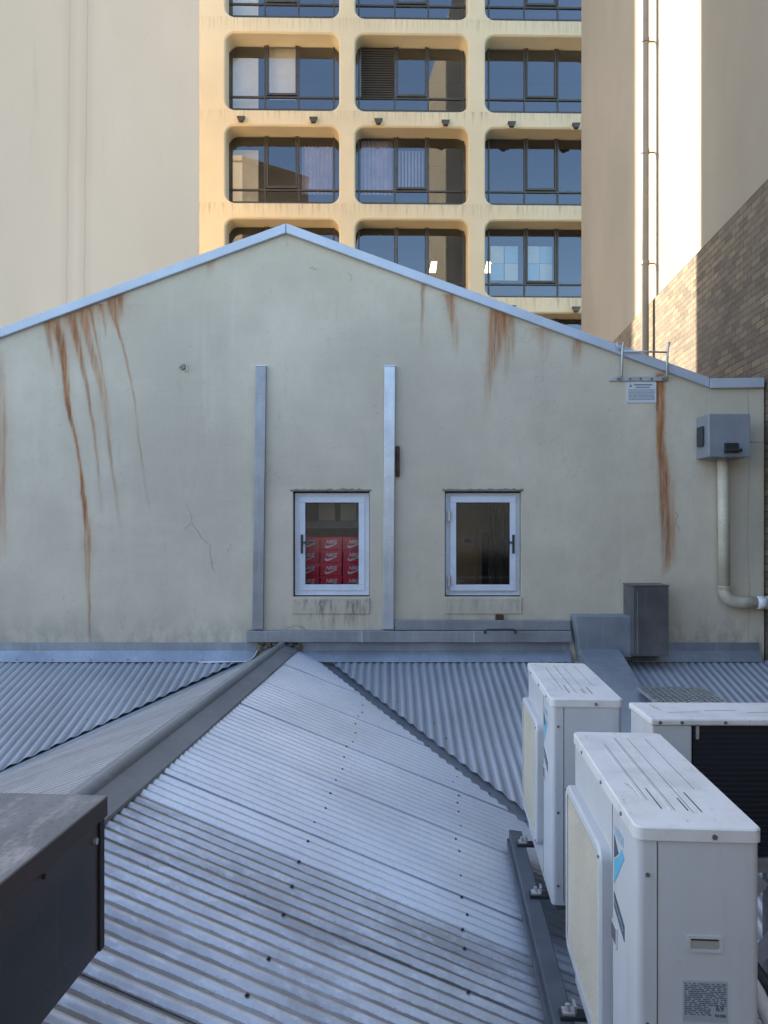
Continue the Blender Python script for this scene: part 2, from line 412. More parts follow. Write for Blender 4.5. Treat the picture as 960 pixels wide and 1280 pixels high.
def brown_mat(name, c, chalk):
    m = Mat(name, .42 if chalk < .3 else .8); p = m.obj()
    q = m.mix(m.noise(2.5, p, 6, (1, .6, 1), .7).sm(.35, .7), mul(c, .75), mul(c, 1.2))
    q = m.mix(m.noise(5, p, 6, (2, .7, 1), .75).sm(.5, .72) * chalk, q, (.42, .38, .34))
    q = m.mix(m.noise(60, p, 3).sm(.55, .7) * .3 * (chalk > .3), q, (.05, .04, .035))
    if chalk < .3:
        xx, yy, zz = m.xyz(p)
        e = (zz + m.noise(6, p, 5) * .12).sm(.30, .44).max((yy + m.noise(6, p, 5) * .1).sm(-.09, .06))
        q = m.mix(e * .8, q, (.085, .055, .045))
        q = m.mix(m.noise(14, p, 5, (1, 1, .2), .7).sm(.58, .75) * .35, q, (.09, .09, .09))
        s = (m.noise(9, m.comb(xx, yy * .2, zz * 3), 4) - .5).abs().sm(.004, .001) * m.noise(3, p, 3).sm(.5, .6)
        q = m.mix(s * .5, q, (.16, .15, .14))
    m.base(q); m.bump(m.noise(20, p, 4), .1, .004); return m.m
BROWN_TOP = brown_mat('rusty_brown_top', (.195, .19, .185), .75)
BROWN = brown_mat('dark_brown_sheet', (.026, .028, .030), .06)

# ------------------------------------------------------------------ ground
g = MB(); g.add([(-900, -900, -12), (900, -900, -12), (900, 900, -12), (-900, 900, -12)], [(0, 1, 2, 3)])
tag(g.build('ground', ASPHALT), kind='structure')

# ------------------------------------------------------------------ left concrete building
yl = 15.2; xr = (250 - 480) / F * yl
lb = thing('concrete_building', 'tall pale pink beige blank concrete building wall with two thin vertical cracks', 'building', (xr, yl, -12))
b = MB(); b.prism([(-40, yl, -12), (xr, yl, -12), (xr - 3.3, yl + 2.2, -12), (-40, yl + 2.2, -12)], (0, 0, 31)); b.build('wall', CONC, lb, True, .03)
b = MB(); b.prism([(-40.1, yl - .06, 19), (xr + .05, yl - .06, 19), (xr - 3.3, yl + 2.26, 19), (-40.1, yl + 2.26, 19)], (0, 0, .3)); b.build('parapet_coping', CONC, lb, True, .02)

# ------------------------------------------------------------------ unseen low building added on the viewer's side to shade and darken reflections
REARW = paint('dark_rear_render', (.21, .235, .27), .9, 0, .1, 1)
rb = thing('added_rear_building', 'plain low rendered building on the near side of the roof, added unseen to block skylight and darken reflections', 'building', (-5, -1.3, -12))
b = MB(); b.box(-14, 3.0, -9, -2.6, -12, 2.6); b.build('wall', REARW, rb, True)
b = MB(); b.box(-14.1, 3.05, -9.1, -2.5, 2.6, 2.75); b.build('parapet_coping', REARW, rb, True)

# ------------------------------------------------------------------ office tower
YT = 28.0; KT = YT / F
tw = thing('office_tower', 'cream concrete office tower with rows of round cornered window openings', 'building', (X(424) / K * KT, YT, 0), R(1.1))
ox = (424 - 480) * KT
def tx(px): return (px - 424) * KT           # local
def tz(py): return (HZ - py) * KT
cols = [(282, 424), (444, 586), (607, 749), (769, 911)]
rows = [(-190, -94), (-74, 22), (42, 138), (158, 254), (274, 370), (390, 486)]
fac = MB(); REV = .75; rad = 12 * KT
def rrect(x0, x1, z0, z1, r, n=6):
    out = []
    for cx, cz, a0 in ((x1 - r, z1 - r, 0), (x0 + r, z1 - r, 90), (x0 + r, z0 + r, 180), (x1 - r, z0 + r, 270)):
        for i in range(n + 1):
            a = R(a0 + 90 * i / n); out.append((cx + r * math.cos(a), cz + r * math.sin(a)))
    return out
for ci, (c0, c1) in enumerate(cols):
    for r0, r1 in rows:
        gx0 = (c0 + (cols[ci - 1][1] if ci else 250)) / 2 if ci else 272; gx1 = (c1 + cols[ci + 1][0]) / 2 if ci < 3 else 921
        X0, X1, Z1, Z0 = tx(gx0), tx(gx1), tz(r0 - 10), tz(r1 + 10)
        x0, x1, z1, z0 = tx(c0), tx(c1), tz(r0), tz(r1); n = 6; e = .05
        ins = rrect(x0, x1, z0, z1, rad, n); mid = rrect(x0 - e, x1 + e, z0 - e, z1 + e, rad + e, n)
        out = []
        for k in range(4):
            cx, cz = ((X1, Z1), (X0, Z1), (X0, Z0), (X1, Z0))[k]
            for i in range(n + 1):
                px, pz = mid[k * (n + 1) + i]
                first = i < n / 2
                if i == n // 2: out.append((cx, cz))
                elif (k % 2 == 0) == first: out.append((cx, pz))
                else: out.append((px, cz))
        N = len(ins); kk = len(fac.v)
        fac.v += [(a, 0, c) for a, c in out] + [(a, 0, c) for a, c in mid] + [(a, e, c) for a, c in ins] + [(a, REV + .1, c) for a, c in ins]
        for L in range(3):
            for i in range(N):
                j = (i + 1) % N; fac.f.append((kk + L * N + i, kk + L * N + j, kk + (L + 1) * N + j, kk + (L + 1) * N + i))
XL = -16.5 - ox
top, bot = tz(-200), tz(496)
def quad(mb, x0, x1, z0, z1, y=0): mb.add([(x0, y, z0), (x1, y, z0), (x1, y, z1), (x0, y, z1)], [(0, 1, 2, 3)])
quad(fac, XL, tx(272), bot, top); quad(fac, XL, tx(921), top, 45); quad(fac, XL, tx(921), -12, bot)
fo = fac.build('facade', TOWER, tw); smooth_by_angle(fo, 30)
b = MB(); b.box(XL, tx(921), 3.6, 18, -12, 45); b.build('core', OFFICE, tw)
b = MB(); b.add([(XL, 0, -12), (XL, 3.6, -12), (XL, 3.6, 45), (XL, 0, 45)], [(0, 1, 2, 3)])
b.add([(tx(921), 0, -12), (tx(921), 3.6, -12), (tx(921), 3.6, 45), (tx(921), 0, 45)], [(0, 1, 2, 3)])
b.add([(XL, 0, 45), (tx(921), 0, 45), (tx(921), 3.6, 45), (XL, 3.6, 45)], [(0, 1, 2, 3)]); b.build('side_wall', TOWER, tw)
sl = MB()
for r0, r1 in rows: sl.box(XL + .1, tx(920), REV + .12, 3.55, tz(r1 + 12), tz(r1 + 6))
sl.build('floor_slab', OFFICE, tw)
CEILM = Mat('lit_ceiling_lamp').m; CEILM.node_tree.nodes['Principled BSDF'].inputs['Emission Color'].default_value = (1, .78, .38, 1)
CEILM.node_tree.nodes['Principled BSDF'].inputs['Emission Strength'].default_value = 2.2
PB = paint('pale_blue_card', (.50, .70, .72), .8, 0, .05, 1); PW = paint('pale_cream_card', (.80, .80, .66), .8, 0, .05, 1)
LOUVM = paint('dark_louvre', (.12, .10, .08), .5, .3, .1, 3)
KW = (YT + REV) / F
def tower_window(ci, ri):
    tx = lambda px: (px - 480) * KW - ox
    tz = lambda py: (HZ - py) * KW
    c0, c1 = cols[ci]; r0, r1 = rows[ri]
    f = MB(); y0, y1 = REV, REV + .09; m1 = c0 + 50; m2 = c0 + 92
    def fb(a, b_, t, u, yy0=y0, yy1=y1): f.box(tx(a), tx(b_), yy0, yy1, tz(u), tz(t))
    T0, B0 = r0 + 13 * (1 if ri < 3 else .8), r1 + 0
    tr = r1 - 16
    T0 = r0 + 15 - 15 * max(0, min(1, (r0 - 100) / 400)) - 6
    for a in (c0 + 5, m1, m2, c1 - 6): fb(a - .9, a + .9, T0, r1)
    fb(c0 - 1, c1 + 1, tr - 1, tr + 1, y0 + .005, y1 + .004); fb(c0 - 1, c1 + 1, r1 - 1.5, r1 + 2, y0 + .008, y1 + .008)
    # the opening sash in the middle bay has its own frame
    fb(m1 + 2, m1 + 4, T0, tr - 2, y0 - .03, y1); fb(m2 - 4, m2 - 2, T0, tr - 2, y0 - .03, y1)
    fb(m1 + 4, m2 - 4, tr - 4.5, tr - 2, y0 - .03, y1)
    w = f.build('window', MULL, tw)
    p = MB(); quad(p, tx(c0 - 1), tx(c1 + 1), tz(r1 + 1), tz(T0), REV + .05); p.build('pane', GLASS_T, w)
    WM[w] = WM[tw]
    yb = REV + .35
    def blind_or_reflection(a, b_, t, u, m, wav=.0, nm='blind_or_reflection'):
        q = MB(); n = 24 if wav else 1; vs = []
        for i in range(n + 1):
            xx = tx(a + (b_ - a) * i / n); yy = yb + wav * math.sin(i * 2.1)
            vs += [(xx, yy, tz(u)), (xx, yy, tz(t)), ]
        q.add(vs, [(2 * i, 2 * i + 2, 2 * i + 3, 2 * i + 1) for i in range(n)])
        k = len(vs); q.v += [(v[0], v[1] + .02, v[2]) for v in vs]
        q.f += [(k + 2 * i, k + 2 * i + 1, k + 2 * i + 3, k + 2 * i + 2) for i in range(n)]
        return q.build(nm, m, w)
    if ci == 0: blind_or_reflection(c0 + 8, m1 - 10, r0 + 25, r1 + 2, BEIGE)  # beige panels stand in for a building's reflection in the left panes
    if (ci, ri) == (0, 2): blind_or_reflection(m1 + 4, m2 - 4, r0 + 12, tr - 3, BEIGE)
    if (ci, ri) == (0, 3): blind_or_reflection(m2 + 3, c1 - 8, r0 + 20, tr, CURTAIN, .05, 'curtain')
    if (ci, ri) == (1, 3):
        blind_or_reflection(c0 + 8, m1 - 2, r0 + 12, tr, CURTAIN, .05, 'curtain')
        for k in range(8): blind_or_reflection(m1 + 5 + k * 4.2, m1 + 7.5 + k * 4.2, r0 + 24, tr - 4, CURTAIN, 0, 'blind_slat')
    if (ci, ri) == (1, 2):
        q = MB()
        for k in range(20):
            z = tr - 2 - k * 3.0; q.beam((tx(c0 + 8), REV - .02, tz(z)), (tx(m1 - 1.5), REV - .02, tz(z)), .012, .075, (0, .6, 1))
        q.box(tx(c0 + 7), tx(c0 + 8.2), REV - .05, REV + .04, tz(tr), tz(T0)); q.build('louvre', LOUVM, w)
        q = MB(); quad(q, tx(c0 + 7), tx(m1 - 1), tz(tr - 1), tz(T0), REV + .045); q.build('louvre_backing', BLACK, w)
    if (ci, ri) == (2, 4):
        for k in range(4):
            for j in range(2):
                a = (c0 + 9, c0 + 27, m1 + 6, m1 + 22)[k]
                blind_or_reflection(a, a + (17 if k < 2 else 15.5), r0 + 28 + j * 22, r0 + 49.5 + j * 22, PB if (k + j) % 2 else PW, 0, 'card')
    if (ci, ri) in ((1, 4), (2, 4)):
        q = MB(); a = c0 + (95 if ci == 1 else 3); yy = REV + .7
        q.prism([(tx(a), yy, tz(r0 + 58)), (tx(a + 8), yy, tz(r0 + 58)), (tx(a + 10), yy, tz(r0 + 44)), (tx(a + 3), yy, tz(r0 + 44))], (0, .03, 0))
        q.build('ceiling_lamp', CEILM, w)
    return w
wins = [tower_window(ci, ri) for ri in range(6) for ci in range(4)]
fx = MB()
fx.box(-.19, .19, -.03, 0, -.10, .10); fx2 = MB()
fx2.prism([(-.15, -.16, .09), (.15, -.16, .09), (.07, -.16, -.09), (-.07, -.16, -.09)], (0, .13, 0))
first = None
for px, row in [(302, 152), (392, 152), (473, 153), (557, 154), (640, 155), (721, 156), (302, 384), (640, 385), (721, 386), (302, 36 - 0), (473, 268)][:9]:
    if first is None:
        first = fx.build('floodlight', TOWER, tw); h = fx2.build('lamp_head', MULL, first); o = first
        WM[first] = WM[tw]
    else:
        o = first.copy(); link(o); hh = h.copy(); link(hh); hh.parent = o
    o.location = (tx(px), 0, tz(row))

# ------------------------------------------------------------------ right party wall
def pw(y): return 3.87 + UX / UY * (y - 7.7)
HB = 3.49; ya, yb_ = -4.0, 17.8
pwall = thing('party_wall', 'tall grey rendered side wall over brown brick, crossed by a bright sunlit strip', 'wall', (pw(7.7), 7.7, -12))
b = MB(); yc = 6.6; b.prism([(pw(yc), yc, HB), (pw(yb_), yb_, HB), (pw(yb_) + .4, yb_, HB), (pw(yc) + .4, yc, HB)], (0, 0, 26)); b.build('render', PRENDER, pwall, True)
b = MB(); st = .045
vs = []; uv = []
for y in (ya, yb_):
    for z, off in ((-12, st), (HB - .03, st), (HB + .02, -.004)):
        vs.append((pw(y) - off, y, z)); uv.append((y / UY, z))
b.add(vs, [(0, 3, 4, 1), (1, 4, 5, 2)])
b.add([(pw(ya) + .4, ya, -12), (pw(yb_) + .4, yb_, -12), (pw(yb_) + .4, yb_, HB), (pw(ya) + .4, ya, HB)], [(0, 1, 2, 3)])
uv += [(0, 0)] * 4
k = len(b.v); b.add([(pw(yb_) - st, yb_, -12), (pw(yb_) + .4, yb_, -12), (pw(yb_) + .4, yb_, HB), (pw(yb_) - st, yb_, HB)], [(0, 1, 2, 3)])
uv += [(0, -12), (.4, -12), (.4, HB), (0, HB)]
b.build('brickwork', BRICK, pwall, True, uv=uv)
# downpipe on it
yp = 11.75; xp = pw(yp) - .16
dp = thing('downpipe', 'tall thin grey rainwater downpipe running down the sunlit party wall', 'pipe', (xp, yp, -1))
b = MB(); b.tube([(xp, yp, -2), (xp, yp, 14)], .058, 14); PIPEM = paint('grey_pipe', (.25, .22, .18), .5, 0, .1, 2); b.build('pipe', PIPEM, dp, True, smooth=True)
for z in (1.6, 4.0, 5.7, 7.4):
    b = MB(); b.tube([(xp, yp, z), (xp, yp, z + .06)], .068, 14); b.box(xp + .05, pw(yp) - .005, yp + .01, yp + .03, z + .02, z + .04); b.build('pipe_bracket', PIPEM, dp, True)

# ------------------------------------------------------------------ gable building
gb = thing('gable_building', 'gabled building with grey green rendered end wall streaked by rust', 'building', (X(358), D, Z(803)))
PK = (358, 284); sl_l = .366; sl_r = .3645
XLp = -230
def roofline(px):
    if px <= -170: return PK[1] + sl_l * (358 + 170)
    if px <= 358: return PK[1] + sl_l * (358 - px)
    if px <= 885: return PK[1] + sl_r * (px - 358)
    return PK[1] + sl_r * (885 - 358)
WINS = [(366, 462, 612, 746), (556, 652, 612, 746)]
xsb = sorted({XLp, -170, 358, 885, 955, 366, 462, 556, 652})
wl = MB(); TH = .26; BZ = 1100
def wq(a, b_, za0, zb0, za1, zb1):   # solid column between px a and b_, bottoms z*0, tops z*1
    f = [(X(a), D, Z(za0)), (X(b_), D, Z(zb0)), (X(b_), D, Z(zb1)), (X(a), D, Z(za1))]
    wl.add(f, [(0, 1, 2, 3)]); wl.add([(p[0], D + TH, p[2]) for p in f], [(3, 2, 1, 0)])
for a, b_ in zip(xsb[:-1], xsb[1:]):
    w = next((q for q in WINS if q[0] <= a and b_ <= q[1]), None)
    if w:
        wq(a, b_, BZ, BZ, w[3], w[3]); wq(a, b_, w[2], w[2], roofline(a), roofline(b_))
    else: wq(a, b_, BZ, BZ, roofline(a), roofline(b_))
for a, b_, t, u in WINS:
    q = [(X(a), Z(t)), (X(b_), Z(t)), (X(b_), Z(u)), (X(a), Z(u))]
    for i in range(4):
        p, r = q[i], q[(i + 1) % 4]
        wl.add([(p[0], D, p[1]), (r[0], D, r[1]), (r[0], D + TH, r[1]), (p[0], D + TH, p[1])], [(0, 1, 2, 3)])
wl.add([(X(955), D, Z(BZ)), (X(955), D + TH, Z(BZ)), (X(955), D + TH, Z(roofline(955))), (X(955), D, Z(roofline(955)))], [(0, 1, 2, 3)])
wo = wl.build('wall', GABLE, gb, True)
# barge cappings: folded metal, face 12 px deep, overhanging the wall
def capping(p, q, lab=None):
    m = MB(); t = 12
    f = [(X(p[0]), D - .045, Z(p[1] + t - 3)), (X(q[0]), D - .045, Z(q[1] + t - 3)), (X(q[0]), D - .045, Z(q[1] - 3)), (X(p[0]), D - .045, Z(p[1] - 3))]
    m.prism(f, (0, TH + .09, 0)); o = m.build('barge_capping', BARGE, gb, True, .006)
    return o
capping((-170, roofline(-170)), (357.6, PK[1])); capping((358.4, PK[1]), (885, roofline(885))); capping((885.5, roofline(885) + 1), (953, roofline(885) + 0))
capping((-236, roofline(-170)), (-170.5, roofline(-170)))
b = MB()
for s0, s1 in (((-170, roofline(-170)), PK), (PK, (885, roofline(885)))):
    p = [Vector((X(q[0]), D + TH, Z(q[1] + 6))) for q in (s0, s1)]
    b.add([p[0], p[1], p[1] + Vector((.07 * 6, 6, 0)), p[0] + Vector((.07 * 6, 6, 0))], [(0, 1, 2, 3)])
b.build('roof', GALV_DULL, gb, True)
# dark room behind the windows
b = MB(); rx0, rx1, ry0, ry1, rz0, rz1 = X(330), X(700), D + TH + .002, D + 1.9, -2.2, 1.2
v = [(x, y, z) for z in (rz0, rz1) for y in (ry0, ry1) for x in (rx0, rx1)]
b.add(v, [(0, 1, 3, 2), (4, 6, 7, 5), (2, 3, 7, 6), (0, 2, 6, 4), (1, 5, 7, 3)]); b.build('interior_room', ROOM, gb, True)
# casements
def casement(a, b_, t, u, label, hinge_left, opened):
    x0, x1, z1, z0 = X(a) + .012, X(b_) - .004, Z(t) - .03, Z(u) + .012; y = D + .075
    f = MB(); w = .052
    f.box(x0, x1, y, y + .07, z0, z0 + w); f.box(x0, x1, y, y + .07, z1 - w * .8, z1)
    f.box(x0, x0 + w, y, y + .07, z0 + w, z1 - w * .8); f.box(x1 - w, x1, y, y + .07, z0 + w, z1 - w * .8)
    f.box(x0 + .004, x1 - .004, y - .03, y - .0005, z0, z0 + .012)
    fr = f.build('window', ALU, gb, True, .003); fr['label'] = label; WM[fr] = WM[gb]
    i = .062; sx0, sx1, sz0, sz1 = x0 + .045, x1 - .045, z0 + .045, z1 - .036; yy = y - (.035 if opened else .012)
    s = MB()
    s.box(sx0, sx1, yy, yy + .06, sz0, sz0 + i); s.box(sx0, sx1, yy, yy + .06, sz1 - i, sz1)
    s.box(sx0, sx0 + i, yy, yy + .06, sz0 + i, sz1 - i); s.box(sx1 - i, sx1, yy, yy + .06, sz0 + i, sz1 - i)
    s.build('sash', ALU, fr, True, .004)
    p = MB(); p.add([(sx0 + i - .004, yy + .024, sz0 + i - .004), (sx1 - i + .004, yy + .024, sz0 + i - .004), (sx1 - i + .004, yy + .024, sz1 - i + .004), (sx0 + i - .004, yy + .024, sz1 - i + .004)], [(0, 1, 2, 3)]); p.build('pane', GLASS_C, fr, True)
    gk = MB(); e = .006
    for bx in ((sx0 + i, sx1 - i, sz0 + i, sz0 + i + e), (sx0 + i, sx1 - i, sz1 - i - e, sz1 - i), (sx0 + i, sx0 + i + e, sz0 + i + e, sz1 - i - e), (sx1 - i - e, sx1 - i, sz0 + i + e, sz1 - i - e)):
        gk.box(bx[0], bx[1], yy + .012, yy + .02, bx[2], bx[3])
    gk.build('gasket', BLACK, fr, True)
    hx = sx0 + .028 if not hinge_left else sx1 - .028
    h = MB(); hz = (sz0 + sz1) / 2 + .0
    h.box(hx - .012, hx + .012, yy - .014, yy - .001, hz - .1, hz + .09)
    sg = 1 if not hinge_left else -1
    h.beam((hx, yy - .03, hz + .01), (hx + sg * .115, yy - .035, hz + .015), .018, .02); h.box(hx - .009, hx + .009, yy - .03, yy - .014, hz, hz + .02)
    h.build('handle', DARKSTEEL, fr, True, .003)
    if hinge_left:
        for hz in (sz1 - .2, sz0 + .1):
            q = MB(); q.box(x0 + .018, x0 + .058, yy - .012, y + .0, hz - .05, hz + .05); q.tube([(x0 + .04, yy - .016, hz - .055), (x0 + .04, yy - .016, hz + .055)], .01, 8)
            q.build('hinge', ZINCF, fr, True)
    return fr
casement(*WINS[0], 'white framed window with stacked red boxes behind its glass', False, False)
casement(*WINS[1], 'white framed window hinged at left, brown empty room behind its glass', True, True)
# rough mortar line above each window
MORT = paint('rough_mortar', (.22, .215, .18), .95, 0, .3, 12, .2, .6)
for a, b_, t, u in WINS:
    b = MB(); n = 26; vs = []
    for i in range(n + 1):
        x = X(a - 3) + (X(b_ + 2) - X(a - 3)) * i / n; zz = Z(t) - .004 + random.uniform(-.006, .012)
        vs += [(x, D - .004, Z(t) - .016), (x, D - .006, zz + .006), (x, D + .06, zz), (x, D + .06, Z(t) - .016)]
    b.add(vs, [(4 * i + j, 4 * i + (j + 1) % 4, 4 * i + 4 + (j + 1) % 4, 4 * i + 4 + j) for i in range(n) for j in range(4)])
    b.build('lintel_mortar', MORT, gb, True)
for a, b_, t, u in WINS:
    b = MB(); b.prism([(X(a), D - .010, Z(u + 21)), (X(a), D - .018, Z(u + 1.5)), (X(a), D - .001, Z(u + 1)), (X(a), D - .001, Z(u + 22))], (X(b_) - X(a), 0, 0)); b.build('sill', GABLE, gb, True, .006)
# wall details: patched hole, crack, scrapes
CRK = paint('crack_dark', (.31, .275, .215), .95, 0, .2, 10)
def crack(pts, w):
    m = MB(); P = []
    for (a, c), (e, f_) in zip(pts[:-1], pts[1:]):
        n = 5
        for i in range(n): P.append((a + (e - a) * i / n + random.uniform(-2, 2), c + (f_ - c) * i / n + random.uniform(-1.5, 1.5)))
    P.append(pts[-1]); vs = []
    for i, (px, py) in enumerate(P):
        q = P[min(i + 1, len(P) - 1)]; r = P[max(i - 1, 0)]; d = Vector((q[0] - r[0], r[1] - q[1])).normalized(); ww = w * random.uniform(.4, 1.2)
        vs += [(X(px) - d.y * ww, D - .0015, Z(py) + d.x * ww), (X(px) + d.y * ww, D - .0015, Z(py) - d.x * ww)]
    m.add(vs, [(2 * i, 2 * i + 2, 2 * i + 3, 2 * i + 1) for i in range(len(P) - 1)]); return m.build('crack', CRK, gb, True)
crack([(234, 630), (240, 655), (262, 682), (268, 714)], .0025); crack([(240, 655), (230, 662)], .003)
crack([(355, 785), (372, 783), (392, 790)], .004); crack([(905, 551), (955, 553)], .005); crack([(935, 480), (935, 800)], .0022)
crack([(358, 292), (358, 308)], .003); crack([(385, 335), (396, 336)], .003); crack([(845, 640), (848, 665)], .003); crack([(436, 340), (440, 352)], .003)
pass; crack([(283, 690), (289, 680)], .003)
b = MB(); c = (X(228), D, Z(459))
b.tube([(c[0], D - .006, c[2] + .01), (c[0] + .02, D - .01, c[2] - .02)], [.035, .02], 7); b.build('patched_hole', CRK, gb, True)
b = MB(); b.tube([(c[0] + .035, D - .012, c[2] + .02), (c[0] + .05, D - .03, c[2]), (c[0] + .055, D - .03, c[2] - .04), (c[0] + .03, D - .01, c[2] - .05)], .005, 6); b.build('wire_loop', ZINCF, gb, True)
RUSTM = paint('rusted_iron', (.09, .045, .03), .9, .2, .4, 10, .2, .4)
b = MB(); b.box(X(494.5), X(499.5), D - .03, D + .0, Z(596), Z(558)); b.tube([(X(498), D - .05, Z(563)), (X(498), D - .05, Z(590))], .012, 6); b.build('rusty_bracket', RUSTM, gb, True, .004)
b = MB(); b.box(X(619), X(629), D - .03, D, Z(775), Z(768)); b.build('mortar_lump', RUSTM, gb, True, .006)

# ------------------------------------------------------------------ shoe boxes behind the left window
yb2 = 8.06; k2 = yb2 / F
sw_pts = [(-.072, -.006), (-.066, -.024), (-.048, -.033), (-.02, -.026), (.078, .022), (-.03, -.006), (-.05, -.008), (-.06, .002)]
names_r = ['bottom row', 'third row down', 'second row down', 'top row']
names_c = ['left', 'middle', 'right']
BW, BH, BD = .232, .1365, .30
tab = thing('stock_table', 'dark bench carrying the stacked red boxes behind the left window', 'table', (-.55, yb2 + .2, -2.2))
zt = (HZ - 696) / F * yb2 - 4 * BH + .25 * BH + .14
zt = (HZ - 671) / F * yb2 - 4 * BH
b = MB(); b.box(-1.05, -.12, yb2 - .03, yb2 + .5, zt - .04, zt - .002); b.build('tabletop', DARKSTEEL, tab, True)
for x in (-1.0, -.2):
    for y in (yb2 + .02, yb2 + .45):
        b = MB(); b.box(x, x + .05, y, y + .04, -2.2, zt - .04); b.build('leg', DARKSTEEL, tab, True)
nk = text_geo('NIKE', .052, .0006, .25, .0016)
for ci, (px0, dz) in enumerate(((372, -.004), (400, .0), (428.5, -.02))):
    for ri in range(4):
        x = (px0 - 480) * k2 + random.uniform(-.003, .003); zz = zt + ri * BH + (dz if False else 0)
        t = thing('shoe_box', f'red shoe box, {names_r[ri]} of the {names_c[ci]} stack behind the window', 'box', (x + BW / 2, yb2 + .0, zz), R(random.uniform(-1.5, 1.5)), 'red shoe boxes stacked behind the window')
        bx = MB(); bx.box(-BW / 2 + .004, BW / 2 - .004, 0.004, BD, 0.001, BH - .034); bx.build('box_body', RED, t, bevel=.002)
        ld = MB(); ld.box(-BW / 2, BW / 2, 0, BD + .004, BH - .036, BH - .002); ld.build('lid', RED, t, bevel=.002)
        lg = MB(); lg.prism([(p[0] * .95, -.0012, p[1] * .95 + .048) for p in sw_pts], (0, .0052, 0))
        lg.add([(p[0] - .055, p[2] * 1 - .0008 + .0, p[1] + .066) for p in nk[0]], nk[1]); lg.build('printed_logo', WPRINT, t)
# other room furniture
sh = thing('wall_shelf', 'pale wall shelf above the stacked red boxes', 'shelf', (-.6, yb2 + .6, .1))
b = MB(); b.box(-1.15, -.15, yb2 + .35, yb2 + .65, -.02, .06); b.build('board', paint('grey_board', (.3, .3, .28), .7), sh, True, .003)
b = MB(); b.box(-.52, -.49, yb2 + .36, yb2 + .38, -.12, -.02); b.build('bracket', DARKSTEEL, sh, True)
cb = thing('storage_carton', 'beige carton on the shelf above the red boxes', 'box', (-.5, yb2 + .5, .06))
b = MB(); b.box(-.72, -.30, yb2 + .4, yb2 + .62, .062, .34); b.build('carton_body', BEIGE, cb, True, .004)
b = MB(); b.box(-.54, -.48, yb2 + .397, yb2 + .3995, .062, .34); b.build('carton_tape', OFFICE, cb, True)
yr = D + 1.8
pf = thing('picture_frame', 'small pale framed notice on the back wall of the brown room', 'picture', at(584, 677, yr))
p0 = at(577, 681, yr); p1 = at(592, 672, yr)
b = MB(); b.box(p0.x, p1.x, yr, yr + .03, p0.z, p1.z); b.build('frame', PW, pf, True)
b = MB(); b.box(p0.x + .025, p1.x - .025, yr - .004, yr - .001, p0.z + .02, p1.z - .02); b.build('notice', OFFICE, pf, True)
dr = thing('inner_doorway', 'pale door frame round a dark doorway in the brown room', 'doorway', at(605, 740, yr))
p0 = at(597, 790, yr); p1 = at(614, 661, yr); b = MB()
b.box(p0.x, p0.x + .05, yr, yr + .05, p0.z, p1.z); b.box(p1.x - .03, p1.x, yr, yr + .05, p0.z, p1.z); b.box(p0.x, p1.x, yr - .003, yr + .047, p1.z - .04, p1.z)
b.build('door_frame', ROOM, dr, True); b = MB(); b.box(p0.x + .05, p1.x - .03, yr + .05, yr + .06, p0.z, p1.z - .04); b.build('dark_opening', BLACK, dr, True)
rk = thing('garment_rack', 'dark rack of hanging dark cloths in the brown room', 'rack', at(628, 760, 8.9))
for i, px in enumerate((613, 620, 626, 632, 638)):
    a = at(px, 632, 8.7 + .1 * (i % 2)); m = MB(); m.tube([(a.x, a.y, -2.2), (a.x + .01, a.y, -.4), (a.x, a.y, a.z)], [.05, .035, .012], 8)
    m.build('hanging_cloth', paint('dim_cloth', (.10 + .02 * (i % 2), .07, .05), .9), rk, True, smooth=True)

